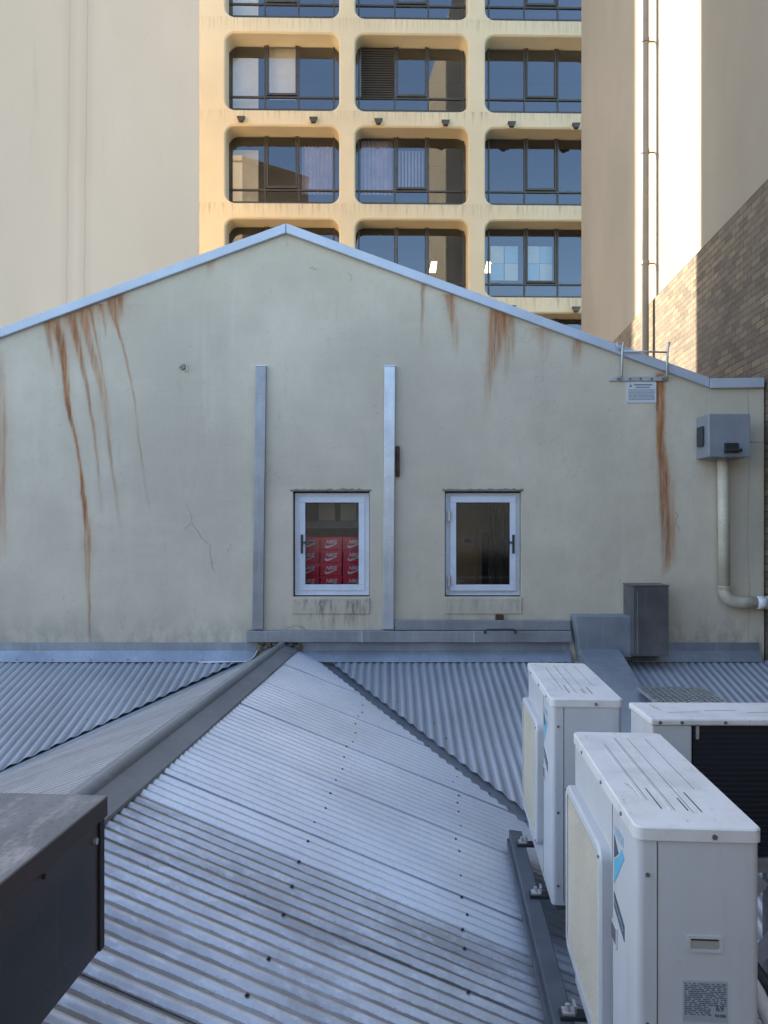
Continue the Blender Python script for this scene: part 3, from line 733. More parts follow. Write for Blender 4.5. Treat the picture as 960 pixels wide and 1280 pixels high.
# ------------------------------------------------------------------ lower corrugated roof
P0 = Vector((-1.003, 7.7, -1.187)); SLP = .38; SB = .279
roof = thing('corrugated_roof', 'corrugated metal roof with a central ridge, two valleys and old and new sheets', 'roof', (-1.0, 4.0, -1.4))
def plane_main(x, y): return -1.187 - SLP * (.9976 * (x + 1.003) - .0696 * (y - 7.7))
def plane_left(x, y): return -1.187 + (SLP - .01) * (.9976 * (x + 1.003) - .0696 * (y - 7.7))
def plane_back(x, y): return -1.3475 - SB * (7.7 - y)
PITCH = .076; AMP = .0085
def corrugated(name, m, origin, U, Vd, poly, sheet=.762, lift=.0025, amp=AMP, phase=0., label=None, n=10, skew=None):
    """ribs run along Vd (plan unit vector with slope z), spread along U; poly in plan (a, b)"""
    U = Vector(U); Vd = Vector(Vd); N = U.cross(Vd).normalized()
    if N.z < 0: N = -N
    amin = min(p[0] for p in poly); amax = max(p[0] for p in poly)
    def rng(a):
        bs = []
        for i in range(len(poly)):
            p, q = poly[i], poly[(i + 1) % len(poly)]
            if (p[0] - a) * (q[0] - a) <= 0 and abs(p[0] - q[0]) > 1e-9:
                t = (a - p[0]) / (q[0] - p[0]); bs.append(p[1] + t * (q[1] - p[1]))
        return (min(bs), max(bs)) if len(bs) >= 2 else None
    k0 = math.floor(amin / sheet); k1 = math.ceil(amax / sheet); out = []
    for k in range(k0, k1):
        a0, a1 = max(amin + 1e-5, k * sheet), min(amax - 1e-5, (k + 1) * sheet + .045)
        if a1 - a0 < .01: continue
        ns = max(2, int((a1 - a0) / PITCH * n)); vs = []; uv = []; cnt = 0; jl = random.uniform(-.015, .015)
        for i in range(ns + 1):
            a = a0 + (a1 - a0) * i / ns; r = rng(a)
            if not r or r[1] - r[0] < .002: continue
            f = (a - k * sheet) / sheet
            h = amp * math.sin(2 * math.pi * a / PITCH + phase) + lift * (1 - f) + (k % 2) * .0012
            for j in range(7):
                b_ = r[0] + (r[1] - r[0]) * j / 6
                wv = .0016 * math.sin(b_ * 3.1 + k * 1.7) * math.sin(a * 2.3)
                P = origin + U * a + Vd * b_ + N * (h + wv); vs.append(tuple(P)); uv.append((a, b_))
            cnt += 1
        if cnt < 2: continue
        mb = MB(); mb.v = vs
        mb.f = [(i * 7 + j, i * 7 + 7 + j, i * 7 + 8 + j, i * 7 + 1 + j) for i in range(cnt - 1) for j in range(6)]
        o = mb.build(name, m, roof, True, smooth=True, uv=uv)
        if label: o['label'] = label
        out.append(o)
    return out
U3 = (UX, UY, 0)
VM = (UY, -UX, -SLP); VL = (-UY, UX, -(SLP - .01))
VO = .19                                 # sheet edge stops short of the valley line
def va(b_): return .575 - 1.2947 * b_ - VO * 1.3
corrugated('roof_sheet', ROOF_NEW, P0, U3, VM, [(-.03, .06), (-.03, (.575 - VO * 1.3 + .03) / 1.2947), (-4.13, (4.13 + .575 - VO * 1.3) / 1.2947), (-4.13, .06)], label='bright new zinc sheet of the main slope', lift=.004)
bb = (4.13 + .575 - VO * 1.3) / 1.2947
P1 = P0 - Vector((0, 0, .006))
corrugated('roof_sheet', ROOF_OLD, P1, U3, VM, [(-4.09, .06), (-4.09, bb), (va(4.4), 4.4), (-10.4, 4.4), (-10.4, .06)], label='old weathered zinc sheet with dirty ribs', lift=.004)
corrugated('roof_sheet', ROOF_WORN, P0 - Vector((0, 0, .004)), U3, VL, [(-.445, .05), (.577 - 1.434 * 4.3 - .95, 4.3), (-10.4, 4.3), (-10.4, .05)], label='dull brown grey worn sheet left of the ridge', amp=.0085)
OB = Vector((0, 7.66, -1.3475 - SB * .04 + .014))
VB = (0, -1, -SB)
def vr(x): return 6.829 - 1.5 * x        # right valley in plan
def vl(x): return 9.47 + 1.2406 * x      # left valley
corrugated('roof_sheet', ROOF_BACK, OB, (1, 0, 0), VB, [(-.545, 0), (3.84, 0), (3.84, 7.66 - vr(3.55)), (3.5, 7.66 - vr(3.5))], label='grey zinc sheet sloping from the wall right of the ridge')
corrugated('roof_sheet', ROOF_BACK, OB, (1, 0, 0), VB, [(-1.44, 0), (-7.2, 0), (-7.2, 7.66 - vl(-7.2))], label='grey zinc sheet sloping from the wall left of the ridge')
# valley gutters: folded metal under the sheet edges
def gutter(f, x0, x1, pl_a, nrm, n=12, wd=.24):
    m = MB(); vs = []
    for i in range(n + 1):
        x = x0 + (x1 - x0) * i / n; y = f(x)
        for s, dz in ((-wd, -.012), (-.012, -.022), (.012, -.022), (.24, -.012)):
            q = (x + nrm[0] * s, y + nrm[1] * s); pl = pl_a if s < 0 else plane_back
            vs.append((q[0], q[1], pl(*q) + dz))
    m.add(vs, [(4 * i + j, 4 * i + 4 + j, 4 * i + 5 + j, 4 * i + 1 + j) for i in range(n) for j in range(3)])
    return m.build('valley_gutter', FLASH, roof, True)
nv = Vector((1.5, 1)).normalized(); gutter(vr, -.56, 3.4, plane_main, (nv.x, nv.y))
nv = Vector((-1.2406, 1)).normalized(); gutter(vl, -1.45, -6.8, plane_left, (nv.x, nv.y), 12, .56)
# ridge capping: two flanges and a roll
m = MB(); prof = []
def rp(b_, h): return (b_, h)
prof = [(-.15, -.15 * .37 + .022), (-.045, -.045 * .37 + .022)] + [(-.036 * math.cos(R(a)), .012 + .036 * math.sin(R(a))) for a in range(0, 181, 20)] + [(.045, -.045 * SLP + .024), (.155, -.155 * SLP + .024), (.157, -.155 * SLP + .008)]
vs = []
for a in (.0, -10.4):
    for b_, h in prof: vs.append((P0.x + UX * a + UY * b_, P0.y + UY * a - UX * b_, P0.z + h))
n = len(prof); m.add(vs, [(i, i + 1, n + i + 1, n + i) for i in range(n - 1)])
o = m.build('ridge_cap', CAPM, roof, True); smooth_by_angle(o, 25)
# apron flashings along the wall foot
def apron(a, b_):
    m = MB(); q = [(D - .001, Z(803)), (D - .012, Z(803)), (D - .014, Z(813)), (D - .085, Z(824.5)), (D - .088, Z(825.5)), (D - .08, Z(826)), (D - .001, Z(815))]
    m.prism([(X(a), y, z) for y, z in q], (X(b_) - X(a), 0, 0)); return m.build('apron_flashing', FLASH, roof, True)
apron(-230, 322); apron(379, 712); apron(786, 948)
m = MB(); m.tube([(X(323), D - .02, Z(802)), (X(323.5), D - .03, Z(811)), (X(319), D - .07, Z(820)), (X(312), D - .088, Z(825)), (X(250), D - .088, Z(826))], .008, 8); m.build('flashing_lip', GALV, roof, True, smooth=True)
# dark closure under the flashing, broken mortar at the ridge end
for a, b_ in ((324, 350), (356, 378)):
    m = MB()
    for i in range(14):
        c = Vector((X(random.uniform(a, b_)), D - random.uniform(0, .05), Z(random.uniform(803, 813)))); r = random.uniform(.015, .04)
        m.tube([c - Vector((r, 0, 0)), c, c + Vector((r, .0, random.uniform(-.01, .01)))], [r * .4, r, r * .3], 6)
    m.build('broken_mortar', MORT, roof, True)
# overlapping strip and rusty joint on the back slope
m = MB(); x0, x1 = X(481), X(492)
m.add([(x0, 7.63, plane_back(0, 7.63) + .011), (x1, 7.63, plane_back(0, 7.63) + .011), (x1 + .01, 6.83, plane_back(0, 6.83) + .011), (x0 + .0, 6.88, plane_back(0, 6.88) + .011)], [(0, 1, 2, 3)])
m.build('joint_strip', GALV_DULL, roof, True)
# screws: one mesh, many copies
m = MB(); m.tube([(0, 0, 0), (0, 0, .004)], .014, 10); m.tube([(0, 0, .004), (0, 0, .013)], .009, 6)
scr = None; inv = WM[roof].inverted()
def screw(x, y, z, s=1.):
    s *= .62
    global scr
    if scr is None: scr = m.build('roof_screw', DARKSTEEL, roof); o = scr
    else: o = link(scr.copy())
    o.location = inv @ Vector((x, y, z)); o.scale = (s, s, s)
def on_main(a, b_): return P0.x + UX * a + UY * b_, P0.y + UY * a - UX * b_
def rib(a): return (round(a / PITCH - .25) + .25) * PITCH
for b_, a0, a1, stp in ((.92, -.9, -5.6, 2), (1.66, -2.0, -5.6, 2)):
    a = a0
    while a > a1:
        ar = rib(a + random.uniform(-.02, .02)); x, y = on_main(ar, b_ + random.uniform(-.02, .02)); screw(x, y, plane_main(x, y) + AMP); a -= PITCH * random.choice((2, 3, 3) if a > -4 else (2, 3, 4))
for b_, s in ((.115, SLP), (-.085, .37)):
    a = -.35
    while a > -4.6:
        x, y = on_main(a + random.uniform(-.03, .03), b_); screw(x, y, P0.z - abs(b_) * s + .015, .85); a -= .42
for i in range(9):
    x = -.45 + .2 * i; y = vr(x) - .24; a = (x + 1.003) * UX + (y - 7.7) * UY; screw(x, y, plane_main(x, y) + .008, .8)
for i in range(9):
    x = .12 + random.uniform(.09, .12) * i; y = vr(x) + .22 + (i % 2) * .1; screw(x, y, plane_back(x, y) + AMP, .8)
for i in range(7):
    x = -1.9 - .32 * i; y = vl(x) + .25 + (i % 2) * .12; screw(x, y, plane_back(x, y) + AMP, .8)
for i in range(6):
    x = -1.7 - .3 * i; y = vl(x) - .25; screw(x, y, plane_left(x, y) + .006, .8)
for px in (25, 70, 117, 163, 208, 255, 500, 536, 582, 628, 674, 815, 862, 910): screw(X(px), D - .08, Z(823), .7)

# ------------------------------------------------------------------ metal ducts on the gable
def vduct(pa, pb, label):
    t = thing('cable_duct', label, 'duct', (X((pb[0] + pb[1]) / 2), D, Z(pb[2])), 0, 'galvanised ducts on the gable wall')
    m = MB(); m.prism([(X(pb[0]), D - .05, Z(pb[2])), (X(pb[1]), D - .05, Z(pb[2])), (X(pa[1]), D - .05, Z(pa[2])), (X(pa[0]), D - .05, Z(pa[2]))], (0, .049, 0))
    m.build('cover', GALV if pa[0] > 400 else GALV_DULL, t, True, .004)
    m = MB(); m.box(X(pa[0]) - .004, X(pa[1]) + .004, D - .054, D - .001, Z(pa[2]) , Z(pa[2]) + .008); m.build('end_cap', GALV, t, True)
    return t
vduct((320.5, 333.5, 459), (316, 329.5, 786), 'long vertical galvanised duct left of the window with red boxes')
vduct((480.5, 494, 459), (478.5, 492, 786), 'long vertical galvanised duct between the two windows')
def hduct(x0, x1, z0, z1, label, dep):
    t = thing('cable_duct', label, 'duct', (X((x0 + x1) / 2), D, Z(z1)), 0, 'galvanised ducts on the gable wall')
    m = MB(); m.box(X(x0), X(x1), D - dep, D - .001, Z(z1), Z(z0)); m.build('cover', GALV_DULL, t, True, .005)
    return t
t = hduct(310, 711, 787.2, 801, 'longest horizontal galvanised duct along the foot of the gable wall', .11)
for px in (452, 590):
    m = MB(); m.box(X(px), X(px) + .012, D - .113, D - .05, Z(801.2), Z(787)); m.build('joint_strip', GALV, t, True)
m = MB(); m.tube([(X(604), D - .13, Z(787)), (X(606), D - .13, Z(784.5)), (X(640), D - .13, Z(784.5)), (X(642), D - .13, Z(787))], .006, 6)
m.box(X(603), X(606), D - .135, D - .112, Z(790), Z(786)); m.box(X(640), X(643), D - .135, D - .112, Z(790), Z(786)); m.build('handle', DARKSTEEL, t, True)
hduct(494, 711, 774.5, 786.6, 'shorter upper horizontal galvanised duct below the right window', .07)

# riser duct and elbow
rd = thing('riser_duct', 'grey sheet metal duct with upright box, elbow and run down the roof', 'duct', (X(800), D, Z(818)))
m = MB(); m.box(X(779), X(822), D - .30, D - .002, Z(814), Z(730)); m.build('riser_box', GALV_DARK, rd, True, .006)
m = MB(); m.box(X(778), X(823), D - .305, D - .003, Z(730) + .001, Z(730) + .012); m.build('riser_lid', GALV_DARK, rd, True, .003)
m = MB(); m.box(X(784), X(785), D - .303, D - .3005, Z(811), Z(736)); m.build('seam', GALV_DULL, rd, True)
cv = [(766 + 19 * (1 - math.cos(R(t))) - 0, 815 - 19 * math.sin(R(t))) for t in range(0, 91, 15)]
pl = [(712, 767), (780, 767), (780, 795)] + [(766 + 14 * math.cos(R(t)), 812 - 17 * math.sin(R(t))) for t in range(70, 181, 18)] + [(750, 813), (717, 813)]
pl = [(712, 767), (781, 767), (781, 818), (768, 818), (766, 806), (764, 796), (761, 800), (757, 806), (753, 812), (752, 814), (718, 814)]
m = MB(); m.prism([(X(a), D - .22, Z(c)) for a, c in [(712, 767), (781, 767), (781, 817), (768, 817), (765, 806), (760, 814), (718, 814)]], (0, .218, 0)); m.build('elbow', FLASH, rd, True, .006)
m = MB(); m.box(X(716), X(767), D - .235, D - .221, Z(815), Z(810)); m.build('seam', GALV, rd, True, .003)
m = MB(); xa, xb = X(718), X(766); y0, y1 = D - .14, 5.55
m.add([(xa, y0, plane_back(0, y0) + .22), (xb, y0, plane_back(0, y0) + .22), (xb, y1, plane_back(0, y1) + .1), (xa, y1, plane_back(0, y1) + .1),
       (xa, y0, plane_back(0, y0) + .005), (xb, y0, plane_back(0, y0) + .005), (xb, y1, plane_back(0, y1) + .005), (xa, y1, plane_back(0, y1) + .005)],
      [(0, 1, 2, 3), (0, 4, 5, 1), (1, 5, 6, 2), (2, 6, 7, 3), (3, 7, 4, 0), (4, 7, 6, 5)]); m.build('roof_run', FLASH, rd, True, .008)

# ------------------------------------------------------------------ electrical box, drain pipe, ladder bracket, sign
eb = thing('electrical_box', 'grey metal electrical box mounted high at the right end of the gable wall', 'box', (X(906), D, Z(572)))
eq = (D - .30) / D; EX = lambda p: X(p) * eq; EZ = lambda p: Z(p) * eq
m = MB(); m.prism([(EX(886), D - .30, EZ(571)), (EX(938), D - .30, EZ(571)), (EX(938), D - .30, EZ(517)), (EX(886), D - .30, EZ(517))], (0, .298, 0)); m.build('enclosure', BOXP, eb, True, .008)
m = MB(); m.box(EX(905), EX(922), D - .33, D - .301, EZ(566), EZ(554)); m.tube([(EX(903), D - .34, EZ(564)), (EX(925), D - .34, EZ(563))], .018, 8); m.build('latch', BLACK, eb, True, .004)
m = MB(); m.box(EX(886) - .03, EX(886) - .001, D - .2, D - .08, Z(560), Z(536)); m.build('side_catch', DARKSTEEL, eb, True, .006)
dp2 = thing('drain_pipe', 'thick cream PVC pipe dropping from the grey box and elbowing right', 'pipe', (X(900), D, Z(750)))
yq = D - .085; rr = .054; P = [(X(899), yq, Z(572)), (X(901), yq, Z(738))]
m = MB(); m.tube(P, rr, 16); m.build('pipe', PVC, dp2, True, smooth=True)
P = [(X(901), yq, Z(736))] + [(X(901) + .16 * (1 - math.cos(R(t))), yq, Z(738) - .115 * math.sin(R(t))) for t in range(0, 91, 15)] + [(X(940), yq, Z(752))]
m = MB(); m.tube(P, .060, 16); o = m.build('elbow', PVC, dp2, True, smooth=True)
for zz in (736, 733.5): 
    m = MB(); m.tube([(X(901), yq, Z(zz)), (X(901), yq, Z(zz) + .012)], .067, 16); m.build('collar', PVC, dp2, True, smooth=True)
m = MB(); m.tube([(X(940), yq, Z(752.2)), (X(952), yq, Z(752.2))], .064, 16); m.build('joint', PVCW, dp2, True, smooth=True)
m = MB(); m.tube([(X(952), yq, Z(752.2)), (X(958), yq, Z(752.2))], .067, 16); m.build('tail_pipe', PVC, dp2, True, smooth=True)
lk = thing('ladder_bracket', 'steel wire ladder bracket bolted to the wall below the sloping roof edge', 'bracket', (X(798), D, Z(477)))
m = MB(); m.box(X(762), X(834), D - .018, D - .001, Z(476.5), Z(471)); m.build('mounting_plate', ZINCF, lk, True, .003)
def hook(x, top, side): 
    m = MB(); m.tube([(X(x), D - .025, Z(476)), (X(x), D - .06, Z(470)), (X(x), D - .075, Z(440)), (X(x + side), D - .08, Z(top))], .012, 8); m.build('hook', ZINCF, lk, True, smooth=True)
hook(775, 430, 1.5); hook(831, 430, 2)
m = MB(); m.tube([(X(775), D - .075, Z(441)), (X(831), D - .075, Z(442.5))], .009, 8); m.build('crossbar', ZINCF, lk, True, smooth=True)
m = MB(); m.tube([(X(774), D - .075, Z(440)), (X(769), D - .08, Z(437)), (X(768), D - .08, Z(430))], .008, 8); m.build('end_hook', ZINCF, lk, True, smooth=True)
for px in (772, 787, 800, 814, 828):
    m = MB(); m.tube([(X(px), D - .026, Z(474)), (X(px), D - .018, Z(474))], .012, 8); m.build('bolt', SCREWM, lk, True)
sg = thing('safety_sign', 'small white printed safety notice under the ladder bracket', 'sign', (X(801), D, Z(504)))
m = MB(); m.box(X(783), X(820), D - .008, D - .001, Z(503.5), Z(477.5)); m.build('board', paint('sign_white', (.60, .61, .61), .5, 0, .04, 4, .02), sg, True)
m = MB(); y = D - .0092
m.prism([(X(786), y, Z(484)), (X(790), y, Z(484)), (X(788), y, Z(479.5))], (0, .001, 0))
m.box(X(792), X(815), y, y + .001, Z(482), Z(480.2)); m.box(X(794), X(812), y, y + .001, Z(485), Z(483.6))
for i in range(8):
    zz = 487 + i * 1.75; x = 785.5
    while x < 817:
        w = random.uniform(1.5, 5); m.box(X(x), X(min(x + w, 818)), y, y + .001, Z(zz + .8), Z(zz)); x += w + .6
m.build('print', paint('sign_ink', (.22, .23, .25), .6), sg, True)

# ------------------------------------------------------------------ air conditioner units
INK = paint('plate_ink', (.10, .13, .17), .5); PLATE = paint('silver_plate', (.42, .46, .50), .4, .3, .05, 10)
LB = paint('logo_light_blue', (.10, .42, .60), .45); DB = paint('logo_dark_blue', (.03, .06, .10), .45); TB = paint('logo_pale', (.36, .50, .62), .5)
COIL = paint('black_coil', (.010, .013, .020), .55, .2, .2, 6)
def rr_plan(x0, x1, y0, y1, r, n=5):
    return rrect(x0, x1, y0, y1, r, n)
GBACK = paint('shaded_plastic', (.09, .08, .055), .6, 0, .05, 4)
def ac_unit(label, loc, rz):
    t = thing('air_conditioner', label, 'air conditioner', loc, rz, 'paired outdoor units on the rail'); w, l, h = .32, .94, .99
    p = rr_plan(0, w, 0, l, .022)
    m = MB(); m.prism([(a, c, .03) for a, c in p], (0, 0, h - .03 - .036)); smooth_by_angle(m.build('casing', WHITE, t), 30)
    m = MB(); p2 = rr_plan(-.006, w + .006, -.006, l + .006, .026); p3 = rr_plan(-.002, w + .002, -.002, l + .002, .022)
    n = len(p2); vs = [(a, c, h - .036) for a, c in p2] + [(a, c, h - .004) for a, c in p2] + [(a, c, h) for a, c in p3]
    m.add(vs, [tuple(range(n))[::-1], tuple(range(2 * n, 3 * n))] + [(L * n + i, L * n + (i + 1) % n, L * n + n + (i + 1) % n, L * n + n + i) for L in (0, 1) for i in range(n)])
    lid = m.build('top_panel', LID, t); smooth_by_angle(lid, 40); WM[lid] = WM[t]
    m = MB()
    for x, y0, y1 in ((.07, .20, .78), (.125, .12, .86), (.19, .10, .86), (.255, .3, .86)):
        m.prism([(x - .007, y0, h - .0005), (x, y0, h + .0011), (x + .007, y0, h - .0005)], (0, y1 - y0, 0))
    m.build('pressed_rib', LID, lid)
    m = MB()
    for x, y0, y1 in ((.100, .13, .30), (.205, .11, .27), (.17, .12, .22)): m.box(x, x + .003, y0, y1, h + .0003, h + .0012)  # thin black lines along the pressed ribs
    m.build('dark_line', BLACK, lid)
    m = MB()
    for x, y0, y1 in ((.0795, .2, .78), (.1345, .12, .86), (.1815, .1, .86), (.2465, .3, .86)): m.box(x, x + .002, y0, y1, h + .0003, h + .0009)
    m.build('press_line', SCREWM, lid)
    m = MB(); m.prism([(a, c, 0.004) for a, c in rr_plan(.008, w - .008, .008, l - .008, .03)], (0, 0, .026)); m.build('base_pan', GALV_DARK, t)
    # side seam, front seam
    m = MB(); m.box(.052, .055, -.0012, .003, .05, h - .04); m.box(-.0012, .002, .285, .288, .05, h - .04); m.build('panel_seam', SCREWM, t)
    # fan grille on the front (local -x face)
    ga, gb_, g0, g1 = .30, .93, .17, .80
    m = MB(); th = .036; br = .03
    o_ = rrect(ga, gb_, g0, g1, .05, 5); i_ = rrect(ga + br, gb_ - br, g0 + br, g1 - br, .03, 5); n = len(o_)
    vs = [(0.001, a, c) for a, c in o_] + [(-th + .008, a, c) for a, c in o_] + [(-th, a * .98 + .02 * (ga + gb_) / 2, c * .98 + .02 * (g0 + g1) / 2) for a, c in o_] + [(-th, a, c) for a, c in i_] + [(-.004, a, c) for a, c in i_]
    m.add(vs, [(L * n + i, L * n + (i + 1) % n, L * n + n + (i + 1) % n, L * n + n + i) for L in range(4) for i in range(n)])
    gr = m.build('fan_grille', WHITE, t); smooth_by_angle(gr, 35); WM[gr] = WM[t]
    m = MB(); k = 48
    for i in range(k): zz = g0 + br + (g1 - g0 - 2 * br) * (i + .5) / k; m.box(-th + .004, -th + .006, ga + br, gb_ - br, zz - .0032, zz + .0032)
    k = 36
    for i in range(k): yy = ga + br + (gb_ - ga - 2 * br) * (i + .5) / k; m.box(-th + .0045, -th + .0055, yy - .0016, yy + .0016, g0 + br, g1 - br)
    m.build('grille_mesh', WHITE_GRILLE, gr)
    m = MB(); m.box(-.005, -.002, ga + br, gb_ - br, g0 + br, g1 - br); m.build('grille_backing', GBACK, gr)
    m = MB(); cy, cz = (ga + gb_) / 2, (g0 + g1) / 2
    for s in range(3):
        a = s * 2 * math.pi / 3; pts = [(-.012, cy + .05 * math.cos(a), cz + .05 * math.sin(a)), (-.010, cy + .26 * math.cos(a - .3), cz + .26 * math.sin(a - .3)), (-.010, cy + .26 * math.cos(a + .5), cz + .26 * math.sin(a + .5)), (-.014, cy + .05 * math.cos(a + .9), cz + .05 * math.sin(a + .9))]
        m.prism(pts, (.003, 0, 0))
    m.tube([(-.018, cy, cz), (-.006, cy, cz)], .06, 20); m.build('fan_blades', INK, gr)
    for yy, zz in ((ga + .012, g0 + .03), (ga + .012, g1 - .03), (gb_ - .012, g0 + .03), (gb_ - .012, g1 - .03)):
        m = MB(); m.tube([(-th - .003, yy + .006, zz), (-th + .002, yy + .006, zz)], .006, 8); m.build('screw', SCREWM, gr)
    # maker's badge on the front, between grille and corner
    m = MB(); y0, y1 = .135, .262; zt_, zb = .862, .735     # local y runs away; the badge reads from the far end
    m.prism([(-.0012, y1, zt_), (-.0012, y1, zt_ - .07), (-.0012, y1 - .055, zt_ - .035)], (.002, 0, 0)); m.build('badge_dark_wedge', DB, t)
    m = MB(); m.prism([(-.0012, y1, zt_ - .075), (-.0012, y1, zb - .02), (-.0012, y0, zt_ - .02), (-.0012, y0 + .03, zt_ - .005), (-.0012, y1 - .06, zt_ - .04)], (.002, 0, 0)); m.build('badge_blue_wedge', LB, t)
    v, f = text_geo('DAIKIN', .04, .0006, 0, .001)
    m = MB(); m.add([(-.0008 - q[2], y1 - q[0] * .86, q[1] + zt_ + .006) for q in v], f); m.build('badge_lettering', TB, t)
    m = MB(); m.prism([(-.0012, y1, .69), (-.0012, y1, .645), (-.0012, y0, .605), (-.0012, y0, .65)], (.002, 0, 0)); m.build('badge_band', DB, t)
    v, f = text_geo('INVERTER', .026, .0006)
    sh = .04 / .127
    m = MB(); m.add([(-.0018 - q[2] * .3, y1 - .008 - q[0], q[1] + .66 - sh * (q[0] + .008)) for q in v], f); m.build('badge_band_lettering', PLATE, t)
    # carrying handles: rim and recess
    def handle_y(x0, x1, z0, z1):
        m = MB(); o1 = rrect(x0, x1, z0, z1, .008, 3); i1 = rrect(x0 + .008, x1 - .008, z0 + .008, z1 - .008, .004, 3); n = len(o1)
        vs = [(a, .0, c) for a, c in o1] + [(a, -.005, c) for a, c in o1] + [(a, -.005, c) for a, c in i1] + [(a, -.0015, c) for a, c in i1]
        m.add(vs, [(L * n + i, L * n + (i + 1) % n, L * n + n + (i + 1) % n, L * n + n + i) for L in range(3) for i in range(n)] + [tuple(range(3 * n, 4 * n))])
        h_ = m.build('handle', WHITE, t); WM[h_] = WM[t]
        m = MB(); m.box(x0 + .010, x1 - .010, -.0028, -.0018, z0 + .009, z1 - .014); m.build('recess', paint('handle_recess', (.30, .30, .26), .7), h_)
        m = MB(); m.box(x0 + .010, x1 - .010, -.0032, -.0020, z1 - .0139, z1 - .009); m.build('recess_lip', DARKSTEEL, h_)
    handle_y(.130, .222, .66, .704)
    m = MB(); m.box(-.004, .001, .22, .285, .535, .60); h_ = m.build('handle', WHITE, t, bevel=.003); m = MB(); m.box(-.0055, -.0042, .228, .277, .548, .592); m.build('recess', SCREWM, h_)
    # rating plate
    px0, px1, pz0, pz1 = .120, .236, .474, .582
    m = MB(); m.box(px0, px1, -.0014, .001, pz0, pz1); pt = m.build('rating_plate', PLATE, t); WM[pt] = WM[t]
    m = MB(); rs = random.Random(3); y = -.0022
    for i in range(17):
        zz = pz1 - .006 - i * .0051
        if zz < pz0 + .008: break
        x = px0 + .004
        while x < px1 - .006:
            wd = rs.uniform(.003, .012); xe = min(x + wd, px1 - .004) if i < 12 else min(x + wd, px0 + .078)
            if not (i > 11 and x > px0 + .07): m.box(x, xe, y, y + .0006, zz - .0026, zz)
            x += wd + rs.choice((.0015, .0015, .006))
    m.build('plate_print', INK, pt)
    m = MB()
    v, f = text_geo('69', .022, .0004, 0, .0006); m.add([(px0 + .084 + q[0], y - q[2], pz0 + .030 + q[1]) for q in v], f)
    v, f = text_geo('94186', .0115, .0004, 0, .0005); m.add([(px0 + .082 + q[0], y - q[2], pz0 + .014 + q[1]) for q in v], f); m.build('plate_numbers', INK, pt)
    for x, zz in ((.028, .86), (.028, .46), (.028, .12)):
        m = MB(); m.tube([(x, -.004, zz), (x, .002, zz)], .006, 10); m.build('screw', SCREWM, t)
    m = MB(); m.tube([(.20, -.011, .968), (.20, -.003, .968)], .007, 10); m.build('screw', SCREWM, t)
    for yy in (.15, .42, .75):
        m = MB(); m.tube([(-.010, yy, .966), (-.004, yy, .966)], .006, 10); m.build('screw', SCREWM, t)
    # feet lapping onto the rails
    for yy in (.14, .74):
        m = MB(); m.box(-.085, .33, yy, yy + .055, -.012, .003); ft = m.build('foot', DARKSTEEL, t); WM[ft] = WM[t]
        m = MB(); m.box(-.075, -.03, yy + .005, yy + .05, .004, .012); m.box(-.034, -.026, yy + .005, yy + .05, .012, .04)
        m.tube([(-.055, yy + .028, .012), (-.055, yy + .028, .035)], .009, 6); m.build('foot_bolt', ZINCF, ft)
    return t
RZ = -math.atan2(UX, UY)
ac_unit('nearest cream outdoor unit with rating plate, in the right foreground', (.676, 2.053, -1.79), RZ)
ac_unit('cream outdoor unit farther along the rail beside the corrugated slope', (.781, 3.57, -1.79), RZ)
RAILM = paint('rail_grey', (.085, .10, .125), .5, .3, .2, 5)
# rails carrying the two units
def rail(xo, label, feet):
    t = thing('mounting_rail', label, 'rail', (.742 + xo, 4.57, -1.9), RZ, 'mounting rails under the units')
    m = MB(); L = 3.2
    m.prism([(0, 0, .098), (.075, -.02, .098), (.075, -.02, .02), (0, 0, .02)], (0, -L, 0)); m.build('channel', RAILM, t, bevel=.005)
    m = MB(); m.box(-.014, -.001, -L, -.03, .01, .055); m.build('flange', RAILM, t)
    for yy in (.25, 1.2, 2.2, 3.0):
        x, y = .742 + xo + UX * -yy, 4.57 - UY * yy; zb = plane_main(x + .035, y) + .9 + 1.0
        m = MB(); m.box(.005, .07, -yy - .04, -yy + .04, min(zb, .0), .0195); m.build('packer', BLACK, t)
    return t
rail(0, 'left dark steel rail under the paired outdoor units', 1)
rail(.345, 'right dark steel rail hidden beneath the paired outdoor units', 1)
# unit seen from its coil side
ru = thing('air_conditioner', 'outdoor unit showing its black coil side, right of the paired units', 'air conditioner', (1.118, 3.20, -1.40), R(-.6))
w, l, h = .95, .29, .60
m = MB(); m.box(0, .165, 0, l, .02, h - .03); m.box(.165, w, .03, l, .02, h - .03); m.build('casing', WHITE, ru, bevel=.006)
m = MB(); m.box(-.008, w + .008, -.008, l + .008, h - .029, h); lid = m.build('top_panel', LID, ru, bevel=.008); WM[lid] = WM[ru]
m = MB()
for i in range(5): m.prism([(.1 + i * .17, .1 + .03 * (i % 2), h - .0005), (.24 + i * .17, .11 + .03 * (i % 2), h - .0005), (.24 + i * .17, .115 + .03 * (i % 2), h + .0008), (.1 + i * .17, .105 + .03 * (i % 2), h + .0008)], (0, .001, 0))
m.build('scratch', SCREWM, lid)
m = MB(); m.box(.17, w - .01, .004, .028, .03, h - .031); co = m.build('coil', COIL, ru); WM[co] = WM[ru]
m = MB()
for i in range(24): m.box(.172, w - .012, .0, .006, .04 + i * .022, .046 + i * .022)
m.build('coil_tube', paint('coil_tube', (.035, .042, .06), .4, .5, .1, 8), co)
m = MB(); m.box(.10, .158, -.003, -.0005, .03, h - .05); m.build('corner_panel', WHITE, ru, bevel=.001)
for x in (.03, .12, .30, .55, .80):
    m = MB(); m.tube([(x, -.013, h - .015), (x, -.006, h - .015)], .007, 8); m.build('screw', SCREWM, ru)
